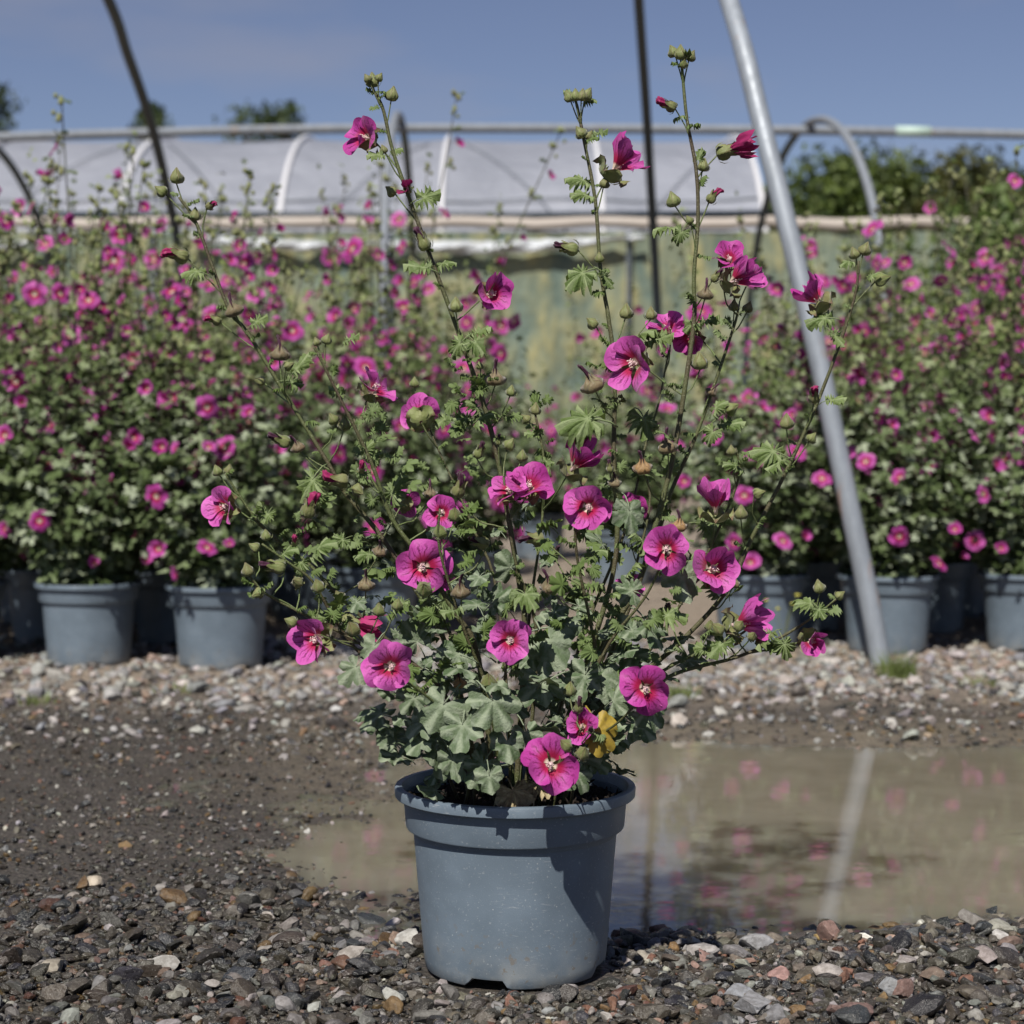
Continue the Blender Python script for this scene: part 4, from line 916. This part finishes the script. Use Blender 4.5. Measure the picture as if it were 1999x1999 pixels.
rb = random.Random(9)
def bed_plant(x, d, label, plabel, idx, hs=1.0, nf=1.0, group='potted mallows standing in the beds', tall=()):
    y = d - CAMD; z = float(ground_h(np.array([x]), np.array([y]))[0])
    rz = rb.uniform(0, 6.28)
    make_pot(x, y, z, rz, False, plabel, 'pots standing in the beds')
    sm, fo, fl = VAR[idx % 5]; pl = empty('mallow_plant', (x, y, z + .19), rb.uniform(-.5, .5)); pl.scale = (1, 1, hs)
    tag(pl, label, 'plant', group)
    tag(link('foliage', fo, None, pl), kind='stuff')
    for (m_, tip) in sm:
        link('stem', m_, None, pl); t = link('bud_cluster', rb.choice(TB), None, pl); t.location = tip
    for (p, n_, s) in fl:
        if rb.random() > nf: continue
        q = (n_ + Vector((rb.uniform(-1, 1), rb.uniform(-.5, .5), rb.uniform(-.5, .7)))).normalized()
        f = link('flower', rb.choice(BF), None, pl); f.matrix_local = Matrix.Translation(p) @ orient(q, rb.uniform(0, 6)) @ Matrix.Scale(s * rb.uniform(.85, 1.35), 4); tn_ = rb.random() ** 1.5 * .9; f.color = (tn_, tn_, tn_, 1)
    for (ox, hh, lean) in tall:                 # a few long flowering spires above the bush
        b0 = Vector((ox * .3, -.02, 0)); tp = Vector((ox + lean, -.05, hh / hs)); P = catmull([b0, b0.lerp(tp, .5) + Vector((lean * -.15, 0, 0)), tp], 14)
        V, F = tube_data(P, .0038, .0016, 6); m_ = mesh('stem', V, F); m_.materials.append(STEM_B); link('stem', m_, None, pl)
        for k in range(int(len(P) * .5), len(P)):
            if k % 2 == 0:
                lf = link('leaf', rb.choice(LY), None, pl); dd = Vector((rb.uniform(-1, 1), rb.uniform(-.8, .3), rb.uniform(-.1, .5))).normalized(); lf.matrix_local = Matrix.Translation(P[k] + dd * .014) @ dd.to_track_quat('Y', 'Z').to_matrix().to_4x4() @ Matrix.Scale(rb.uniform(.010, .016), 4)
            if k % 3 == 0 or k == len(P) - 1:
                t = link('bud_cluster', rb.choice(TB), None, pl); t.location = P[k] + (Vector((rb.uniform(-.018, .018), -.008, .006)) if k < len(P) - 1 else Vector((0, 0, .005)))
            if k % 4 == 1 and k < len(P) - 3:
                f = link('flower', rb.choice(BF), None, pl); sd = rb.choice((-1, 1)); q = Vector((sd * .7, -.5, .4)).normalized(); f.matrix_local = Matrix.Translation(P[k] + Vector((sd * .025, -.01, .008))) @ orient(q, rb.uniform(0, 6)) @ Matrix.Scale(rb.uniform(.022, .029), 4)
LEFT = [(-1.475, 5.0, .98), (-1.105, 4.93, .98), (-.752, 4.87, .90), (-.40, 5.55, .98),
        (-1.72, 5.45, 1.0), (-1.33, 5.45, 1.06), (-.96, 5.4, .92), (-1.90, 5.95, 1.05), (-1.5, 5.95, .95), (-1.1, 5.95, 1.08), (-.66, 6.05, 1.02), (-.16, 6.15, .98),
        (-1.95, 6.5, 1.), (-1.4, 6.5, 1.0), (-.95, 6.5, .95), (-.45, 6.5, 1.05), (-1.7, 7.2, 1.), (-1.15, 7.2, 1.), (-.76, 7.7, .9), (-.27, 7.5, .95)]
RIGHT = [(.68, 5.22, .86), (1.03, 5.18, .92), (1.43, 5.24, .98), (.88, 5.72, .90), (1.26, 5.74, .98), (1.62, 5.76, 1.04), (1.06, 6.2, .95), (1.46, 6.22, 1.02), (1.86, 6.25, 1.08),
         (1.25, 6.75, .9), (1.7, 6.75, .98), (2.05, 6.8, 1.05), (1.45, 7.4, .95), (1.95, 7.4, 1.05)]
FRONT = {0: 'cut off at the left edge of the photo', 1: 'second from the left in the front row', 2: 'nearest the middle in the left front row', 3: 'set back at the inner end of the left bed'}
FRONTR = {0: 'at the inner end of the right front row', 1: 'behind the leaning galvanised tube in the right bed', 2: 'cut off at the right edge of the photo'}
ORD = ['first', 'second', 'third', 'fourth', 'fifth', 'sixth']
def row_words(L, start, side):
    rows = []
    for i in range(start, len(L)):
        if rows and abs(L[rows[-1][-1]][1] - L[i][1]) < .3: rows[-1].append(i)
        else: rows.append([i])
    out = {}
    for r, ix in enumerate(rows):
        for k, i in enumerate(sorted(ix, key=lambda j: L[j][0])): out[i] = '%s row of the %s bed, %s from the left' % (ORD[r + 1], side, ORD[k])
    return out
FRONT.update(row_words(LEFT, 4, 'left')); FRONTR.update(row_words(RIGHT, 3, 'right'))
TALL = {1: [(.02, 1.26, -.05), (-.1, 1.0, .05), (.12, 1.08, .1), (-.02, .96, .12)], 2: [(-.05, .98, -.02), (.1, 1.02, .06), (.0, 1.06, .1), (-.12, .93, -.08)], 3: [(.12, 1.38, .12), (.02, 1.18, .0), (.24, 1.28, .30), (.1, 1.05, .02)], 0: [(.1, 1.0, .1), (.2, 1.1, .1)], 6: [(.1, 1.1, .02), (-.1, 1.0, -.05)], 5: [(.05, 1.1, .1)], 10: [(.1, 1.1, .05), (-.1, 1.15, .0)], 11: [(.05, .95, .05)]}
for i, (x, d, h) in enumerate(LEFT):
    w = FRONT[i]; pre = '' if i < 4 else 'in the '
    bed_plant(x, d, 'pink flowering mallow bush ' + pre + w, 'grey-blue pot ' + pre + w, i, h, .95 if i < 12 else .7, tall=TALL.get(i, ()))
for i, (x, d, h) in enumerate(RIGHT):
    w = FRONTR[i]; pre = '' if i < 3 else 'in the '
    bed_plant(x, d, 'pink flowering mallow bush ' + pre + w, 'grey-blue pot ' + pre + w, i + 2, h, .95 if i < 9 else .7, tall=[(.1, .95, .1), (-.08, .9, -.05)] if i in (1, 2, 3, 5) else ())
bed_plant(.12, 8.6, 'sparse mallow seen through the front plant, left of the two by the net', 'grey-blue pot far back in the gap, left of two', 1, .62, .5)
bed_plant(.42, 7.3, 'loose mallow standing alone behind the front plant, right of the gap', 'grey-blue pot standing alone behind the front plant', 0, .8, .8)
bed_plant(.52, 8.2, 'sparse mallow seen through the front plant, right of the two by the net', 'grey-blue pot far back in the gap, right of two', 3, .68, .5)

# ------------------------------------------------------------------ tunnel hoops over the beds
def hoop(name, pts, r, m, label, group=None):
    return tag(link(name, tube('hoop', catmull(pts, 8), r, r, 14), m), label, 'hoop', group)
def wd(u, v, d): return at(u, v, d - CAMD)
near_hoop = [Vector((.96, 4.92 - CAMD, -.25)), wd(1660, 1248, 4.92), wd(1591, 900, 4.94), wd(1527, 600, 4.97), wd(1440, 245, 5.08), wd(1375, 0, 5.3), Vector((.50, 6.2 - CAMD, 2.55)), Vector((.50, 7.4 - CAMD, 2.85)), Vector((.55, 8.6 - CAMD, 2.9))]
hoop('tunnel_hoop', near_hoop, .0268, GALV, 'leaning galvanised tube rising from the gravel beside the right bed')
hoop('tunnel_hoop', [Vector((.80, 11.3 - CAMD, -.3)), wd(1252, 880, 11.2), wd(1240, 580, 11.0), wd(1222, 250, 10.3), wd(1205, 0, 9.4), Vector((.55, 8.7 - CAMD, 2.9))], .025, DARKTUBE, 'thin dark upright tube right of the centre, against the sky')
hoop('tunnel_hoop', [Vector((-1.95, 11.4 - CAMD, -.3)), wd(345, 700, 11.2), wd(335, 470, 10.9), wd(320, 380, 10.7), wd(300, 290, 10.4), wd(275, 200, 10.05), wd(240, 100, 9.6), wd(205, 0, 9.1), Vector((-1.95, 7.8 - CAMD, 3.0)), Vector((-1.95, 6.3 - CAMD, 2.4)), Vector((-1.95, 5.2 - CAMD, 1.0)), Vector((-1.95, 5.0 - CAMD, -.2))], .027, DARKTUBE, 'curved dark tube arching against the sky on the left')

# bare frame of the next tunnel: ridge rail and three hoops
fr = empty('bare_tunnel', (0, 12 - CAMD, 0)); tag(fr, 'bare metal tunnel frame whose long ridge rail crosses the whole picture', 'tunnel frame'); fi = Matrix.Translation((0, -(12 - CAMD), 0))
rl = [wd(-250, 272, 12), wd(0, 259, 12), wd(300, 250, 12), wd(620, 243, 12), wd(1000, 242, 12), wd(1320, 244, 12), wd(1600, 247, 12), wd(1932, 254, 12), wd(2200, 262, 12)]
link('ridge_rail', tube('ridge_rail', [fi @ p for p in catmull(rl, 4)], .030, .030, 12), RIDGE, fr)
for X, k, cr in ((1.86, .10, 2.50), (-.70, 0, 2.53), (-3.40, -.10, 2.46)):
    pts = []
    for i in range(21):
        a = math.pi * i / 20; s = -math.cos(a) * 1.75; z = .75 + (cr - .75) * math.sin(a) ** .9
        pts.append(Vector((X - s * k, s, z)))
    pts = [Vector((pts[0].x, pts[0].y, -.2))] + pts + [Vector((pts[-1].x, pts[-1].y, -.2))]
    near = pts[:13]; far = pts[12:]
    link('hoop', tube('hoop', catmull(near, 3), .025, .025, 12), RIDGE, fr); link('hoop', tube('hoop', catmull(far, 3), .025, .025, 12), DARKTUBE, fr)  # shade put into the colour: far half of each hoop is painted darker
# pale tape wound on the rail
link('tape', tube('tape', [fi @ wd(1690, 247.5, 12), fi @ wd(1755, 249, 12)], .034, .034, 12), mat('green_tape')[0], fr)
bpy.data.materials['green_tape'].node_tree.nodes['Principled BSDF'].inputs['Base Color'].default_value = (.42, .54, .48, 1)

# ------------------------------------------------------------------ windbreak of green net with a pale band, loose sheet over it
m, nt, b, o = mat('green_net', .8); n = N(nt); p = n.geo()
mpp = n.new('ShaderNodeMapping'); mpp.inputs['Scale'].default_value = (1, 1, .45); n.L(p, mpp.inputs[0])
c = n.ramp(n.noise(6, 5, .6, mpp.outputs[0]), [(.35, (.10, .14, .115)), (.50, (.175, .195, .125)), (.66, (.29, .27, .13))])
mp3 = n.new('ShaderNodeMapping'); mp3.inputs['Scale'].default_value = (1, 1, .08); n.L(p, mp3.inputs[0])
c = n.mix(n.rng(n.noise(2.6, 2, .5, mp3.outputs[0]), .42, .66, 0, .45), c, (.15, .20, .17))
n.L(c, b.inputs['Base Color']); n.L(n.bump(n.noise(3, 3, .6, mpp.outputs[0]), .6, .2), b.inputs['Normal']); NET = m
m, nt, b, o = mat('cream_band', .7); n = N(nt); n.L(n.mix(n.noise(3, 4, .6, n.geo()), (.34, .29, .25), (.45, .41, .37)), b.inputs['Base Color']); BAND = m
m, nt, b, o = mat('clear_sheet', .28); n = N(nt); n.L(n.mix(n.noise(5, 4, .6, n.geo()), (.42, .45, .48), (.56, .58, .60)), b.inputs['Base Color']); n.L(n.bump(n.noise(9, 4, .6, n.geo()), .6, .1), b.inputs['Normal']); SHEET = m
wb = empty('windbreak', (0, 16 - CAMD, 0)); tag(wb, 'long green net windbreak with a cream top band behind the beds', 'windbreak')
x = -7.0; k = 0
while x < 9:
    V, F = [], []; nx_, nz_ = 14, 10
    for j in range(nz_):
        for i in range(nx_):
            V.append((x + 1.96 * i / (nx_ - 1), .05 * math.sin(i * 1.7 + k) * (1 - abs(2 * j / (nz_ - 1) - 1)) + random.uniform(-.015, .015), -.05 + 2.27 * j / (nz_ - 1)))
    for j in range(nz_ - 1):
        for i in range(nx_ - 1): a = j * nx_ + i; F.append((a, a + 1, a + 1 + nx_, a + nx_))
    link('net_panel', mesh('net_panel', V, F), NET, wb)
    link('post', tube('post', [Vector((x - .02, -.06, -.2)), Vector((x - .02, -.06, 1.2)), Vector((x - .02, -.06, 2.2))], .022, .022, 8), DARKTUBE, wb)
    x += 2.0; k += 1
V, F = [], []
for i in range(90):
    xx = -7 + 16 * i / 89; w = .012 * math.sin(i * .9) + random.uniform(-.008, .008)
    V += [(xx, -.03, 2.245 + w), (xx, -.045, 2.29 + w), (xx, -.03, 2.335 + w * .6), (xx, .04, 2.335 + w * .6), (xx, .04, 2.245 + w)]
for i in range(89):
    for j in range(5): a = i * 5 + j; b2 = i * 5 + (j + 1) % 5; F.append((a, b2, b2 + 5, a + 5))
link('top_band', mesh('top_band', V, F), BAND, wb)
def crumple(u0, u1, vt, vb, d, seed, label):
    rs = random.Random(seed); V, F = [], []; n_ = 40; mm = 9
    for i in range(n_):
        t = i / (n_ - 1); u = u0 + (u1 - u0) * t; sag = math.sin(t * math.pi) * 14 * rs.uniform(.8, 1.2)
        hh = (.35 + .65 * math.sin(math.pi * min(1, t * 1.1 + .05)) ** .6)
        for j in range(mm):
            q = j / (mm - 1); v = vt(t) + sag * .3 + (vb - 0) * q * hh + rs.uniform(-1.5, 1.5)
            p = at(u, v, d - CAMD); p.y += .025 * math.sin(q * 7 + i * .8) * rs.uniform(.5, 1) - .05 * math.sin(q * math.pi); V.append(p)
    for i in range(n_ - 1):
        for j in range(mm - 1): a = i * mm + j; F.append((a, a + 1, a + mm + 1, a + mm))
    me = mesh('plastic_sheet', V, F); o = link('plastic_sheet', me, SHEET); s = o.modifiers.new('thick', 'SOLIDIFY'); s.thickness = .006
    return tag(o, label, 'plastic sheet')
crumple(360, 735, lambda t: 442 + 14 * t, 22, 15.9, 1, 'crumpled clear plastic sheet hanging from the windbreak left of the grey post')
crumple(735, 1215, lambda t: 455 - 12 * t, 26, 15.9, 2, 'crumpled clear plastic sheet hanging from the windbreak right of the grey post')
crumple(-120, 110, lambda t: 464 - 18 * t, 18, 15.9, 3, 'clear plastic sheet on the windbreak at the left edge')

# ------------------------------------------------------------------ covered polytunnel behind
m, nt, b, o = mat('polythene', .45); n = N(nt); p = n.geo()
n.L(n.mix(n.rng(n.noise(1.4, 3, .5, p), .3, .7), (.31, .33, .385), (.37, .39, .45)), b.inputs['Base Color']); n.L(n.bump(n.noise(3.0, 4, .6, p), .5, .2), b.inputs['Normal']); translucent(nt, b, o, (.4, .4, .46), .3); POLY = m
m, nt, b, o = mat('white_rib', .5); b.inputs['Base Color'].default_value = (.60, .60, .62, 1); RIB = m
tn = empty('polytunnel', (0, 18 - CAMD, 0)); tag(tn, 'long white polythene covered tunnel behind the windbreak', 'polytunnel')
TW, TH = 4.0, 3.78; XE = 2.42
def arch(t):         # t 0 near foot .. 1 far foot; local y from 0 to 2*TW
    a = math.pi * t; y = TW - TW * math.cos(a); z = 1.6 + (TH - 1.6) * math.sin(a) ** .85; return y, z
def strip(x0, x1, off=0., n_=30, r=None):
    V, F = [], []; nx_ = 8
    for i in range(n_ + 1):
        y, z = arch(i / n_)
        for j in range(nx_ + 1):
            f = j / nx_; xx = x0 + (x1 - x0) * f; sag = .035 * math.sin(math.pi * f)
            V.append((xx, y, z - sag + off))
    for i in range(n_):
        for j in range(nx_): a = i * (nx_ + 1) + j; F.append((a, a + 1, a + nx_ + 2, a + nx_ + 1))
    return mesh('cover_sheet', V, F)
xs = [XE - 1.55 * k for k in range(9)][::-1]
for a0, a1 in zip(xs[:-1], xs[1:]): link('cover_sheet', strip(a0 + .002, a1 - .002), POLY, tn)
for X in xs:
    pts = [Vector((X, *arch(i / 30))) + Vector((0, -.0, .018)) for i in range(31)]
    link('rib', tube('rib', pts, .030, .030, 8), RIB, tn)
for X in xs:       # legs below the cover
    link('leg', tube('leg', [Vector((X, .0, -.2)), Vector((X, 0, 1.0)), Vector((X, 0, 1.6))], .03, .03, 8), RIDGE, tn); link('leg', tube('leg', [Vector((X, 2 * TW, -.2)), Vector((X, 2 * TW, 1.0)), Vector((X, 2 * TW, 1.6))], .03, .03, 8), RIDGE, tn)
V = []; 
for i in range(31): V.append((XE + .01, *arch(i / 30)))
V += [(XE + .01, 2 * TW, 0), (XE + .01, 0, 0)]
link('end_sheet', mesh('end_sheet', V, [tuple(range(len(V)))], False), POLY, tn)
link('side_rail', tube('side_rail', [Vector((xs[0], -.04, 2.58)), Vector((0, -.04, 2.56)), Vector((XE, -.04, 2.58))], .035, .035, 8), DARKTUBE, tn)
for k, (a0, a1) in enumerate(zip(xs[:-1], xs[1:])):        # wind braces and a wire under the sheet, pressing through it
    fa, fb = (.12, .88) if k % 2 else (.88, .12); pts = [Vector((a0 + (a1 - a0) * (fa + (fb - fa) * i / 12), *arch(.07 + .26 * i / 12))) + Vector((0, -.012, .0)) for i in range(13)]
    link('brace', tube('brace', pts, .007, .007, 6), RIDGE, tn)
link('wire', tube('wire', [Vector((xs[0] + (XE - xs[0]) * i / 30, *arch(.16 + .004 * math.sin(i * 1.3)))) + Vector((0, -.012, 0)) for i in range(31)], .009, .009, 6), RIDGE, tn)

# ------------------------------------------------------------------ trees
m, nt, b, o = mat('tree_foliage', .6); n = N(nt)
c = n.mix(n.attr('tint'), (.020, .034, .010), (.075, .098, .026)); oc = n.new('ShaderNodeObjectInfo').outputs['Color']; c = n.mix(1, c, oc, 'MULTIPLY'); n.L(c, b.inputs['Base Color']); translucent(nt, b, o, c, .2); TREE = m
BARK = stem_mat('bark', (.06, .05, .035), (.045, .035, .025))
def tree(name, x, d, h, w, seed, label, cat='tree', col=(1, 1, 1), n_=3200, ls=.16, lobes=9, low=.15, group=None, conic=0.):
    rs = np.random.RandomState(seed); y = d - CAMD; t = empty(name, (x, y, 0)); tag(t, label, cat, group)
    V, F = [], []; tube_data(catmull([Vector((0, 0, -.3)), Vector((.05 * w, 0, h * .35)), Vector((-.03 * w, .1, h * .85))], 5), .035 * h * .6, .01 * h * .5, 8, .05, V, F)
    cen = []
    for k in range(lobes):
        q = low + (1 - low) * (k + .5) / lobes; a = rs.rand() * 6.283; rr = w * .5 * (1 - conic * q) * rs.uniform(.15, .75)
        c_ = np.array([rr * math.cos(a), rr * math.sin(a), h * q * .93]); cen.append((c_, w * rs.uniform(.20, .36) * (1 - conic * q * .8)))
        tube_data([Vector((0, 0, h * q * .6)), Vector(c_ * .5) + Vector((0, 0, h * q * .3)), Vector(c_)], .012 * h * .5, .004 * h, 5, 0, V, F)
    link('trunk', mesh('trunk', V, F), BARK, t)
    P, tint = [], []
    for k in range(n_):
        c_, r = cen[rs.randint(lobes)]; d_ = rs.randn(3); d_ /= np.linalg.norm(d_); q = c_ + d_ * r * (rs.uniform(.35, 1.0) if rs.rand() < .85 else rs.uniform(1, 1.2)) * np.array([1, 1, .8]); P.append(q); tint.append(rs.rand())
    P = np.array(P); P = P[P[:, 2] < h * 1.02]; P = np.maximum(P, [-1e9, -1e9, .1]); k = len(P); tint = np.array(tint[:k])
    M = rotm(k, rs, 2.5); s = ls * rs.uniform(.6, 1.3, k)
    base = np.array([(-.5, 0, 0), (0, -.35, .08), (.6, 0, 0), (0, .35, .08)])
    W = np.einsum('nij,vj->nvi', M, base) * s[:, None, None] + P[:, None]; idx = np.arange(k)[:, None] * 4
    FFF = np.concatenate([idx + np.array([[0, 1, 2]]), idx + np.array([[0, 2, 3]])])
    me = np_mesh('crown', W.reshape(-1, 3), FFF, False); vfloat(me, 'tint', np.repeat(tint, 4)); o = link('crown', me, TREE, t); o.color = (*col, 1)
def px2(u, d): return (u * K - 999.5) / FPX * d
def hz(v, d): return CAMH + (YH - v * K) / FPX * d
tree('conifer', px2(-30, 45), 45, hz(70, 45), 2.6, 1, 'dark tall conifer at the left edge above the tunnel', col=(.55, .7, .8), conic=.4, lobes=12)
tree('far_tree', px2(272, 46), 46, hz(140, 46), 2.2, 2, 'small dark pointed tree behind the curved tube', col=(.7, .85, .9), conic=.5, lobes=9)
tree('far_tree', px2(345, 46), 46, hz(180, 46), 2.2, 3, 'low bush top just above the rail on the left', col=(.8, .9, .9))
tree('far_tree', px2(462, 47), 47, hz(172, 47), 2.6, 4, 'smaller left half of the rounded pair of trees above the tunnel', col=(.9, 1, .8))
tree('far_tree', px2(545, 46), 46, hz(152, 46), 2.7, 5, 'larger right half of the rounded pair of trees above the tunnel', col=(.75, .9, .8))
for k, (u, v, w, col, lab) in enumerate([(1470, 350, 3.0, (1.2, 1.3, .9), 'olive tree inside the bare arch, left side'), (1545, 285, 3.4, (1.3, 1.4, .9), 'round olive tree inside the bare arch'), (1640, 292, 3.2, (1.5, 1.6, 1.0), 'green tree just right of the bare arch'), (1715, 292, 3.2, (1.6, 1.6, 1.1), 'brighter green tree left of the brownish tree'), (1805, 284, 3.0, (1.3, 1.0, .8), 'dark brownish tree on the right skyline'), (1880, 310, 2.6, (.85, .85, .7), 'dull green tree right of the brownish tree'), (1960, 320, 2.8, (.8, 1, .7), 'green tree at the right edge of the skyline')]):
    tree('far_tree', px2(u, 34 + k % 2), 34 + k % 2, hz(v, 34), w, 20 + k, lab, col=col, n_=8000, low=.05, lobes=15)
for k, (u, v, lab) in enumerate([(1840, 385, 'bright green shrub above the right bed'), (1925, 355, 'taller bright green shrub at the right edge')]):
    tree('shrub', px2(u, 9.5), 9.5, hz(v, 9.5), 1.0, 40 + k, lab, 'shrub', col=(1.5, 1.7, 1.3), n_=2600, ls=.06, lobes=10, low=.2)

# ------------------------------------------------------------------ weeds
m, nt, b, o = mat('grass_blade', .6); n = N(nt); n.L(n.mix(n.rand(), (.13, .17, .05), (.22, .24, .10)), b.inputs['Base Color']); translucent(nt, b, o, (.16, .22, .04), .25); GRASS = m
def tuft(u, v, h, nb, seed, label):
    rs = random.Random(seed); y = 2368 / ((v * K) - YH) - CAMD; x = px2(u, y + CAMD); z = float(ground_h(np.array([x]), np.array([y]))[0]); V, F = [], []
    for k in range(nb):
        a = rs.uniform(0, 6.28); r = rs.uniform(0, .05); l = h * rs.uniform(.4, 1); w = .0018; bx, by = r * math.cos(a), r * math.sin(a); lean = rs.uniform(.1, .7); n0 = len(V); a2 = a + rs.uniform(-.8, .8)
        for t in (0, .5, 1):
            cx, cy, cz = bx + math.cos(a2) * lean * l * t * t, by + math.sin(a2) * lean * l * t * t, l * t * (1 - .2 * t * lean); ww = w * (1 - t * .9)
            V += [(cx - ww, cy, cz), (cx + ww, cy + ww * .3, cz)]
        F += [(n0, n0 + 1, n0 + 3, n0 + 2), (n0 + 2, n0 + 3, n0 + 5, n0 + 4)]
    o = link('grass_tuft', mesh('grass_tuft', V, F), GRASS); o.location = (x, y, z); tag(o, label, 'grass')
tuft(1695, 1285, .075, 150, 1, 'pale green grass tuft in the gravel right of the galvanised tube')
tuft(325, 1312, .03, 60, 2, 'small green grass tuft in front of the left pots')
tuft(1285, 1322, .035, 60, 3, 'small weed tuft at the gravel edge right of the front plant')
tuft(1850, 1300, .03, 40, 4, 'tiny grass tuft in the gravel at the far right')
tuft(60, 1335, .025, 40, 5, 'tiny grass tuft at the left edge of the gravel')
# thin weed with yellow heads before the inner right pot
m, nt, b, o = mat('yellow_head', .6); b.inputs['Base Color'].default_value = (.45, .42, .07, 1); YEL = m
y = 4.95 - CAMD; wx_ = px2(1480, 4.95); wz = float(ground_h(np.array([wx_]), np.array([y]))[0]); wd_ = empty('yellow_weed', (wx_, y, wz)); tag(wd_, 'thin weed with small yellow flower heads before the right front row', 'weed')
rs = random.Random(6)
for k in range(7):
    tip = Vector((rs.uniform(-.09, .07), rs.uniform(-.02, .02), rs.uniform(.10, .19))); link('stem', tube('stem', catmull([Vector((0, 0, -.01)), Vector((tip.x * .3, 0, tip.z * .6)), tip], 4), .0009, .0006, 4), STALK, wd_)
    h_ = link('flower_head', np_mesh('flower_head', T0[k][0] * .007, T0[k][1], True), YEL, wd_); h_.location = tip
print('leaves', leaf_count, 'objects', len(bpy.data.objects))
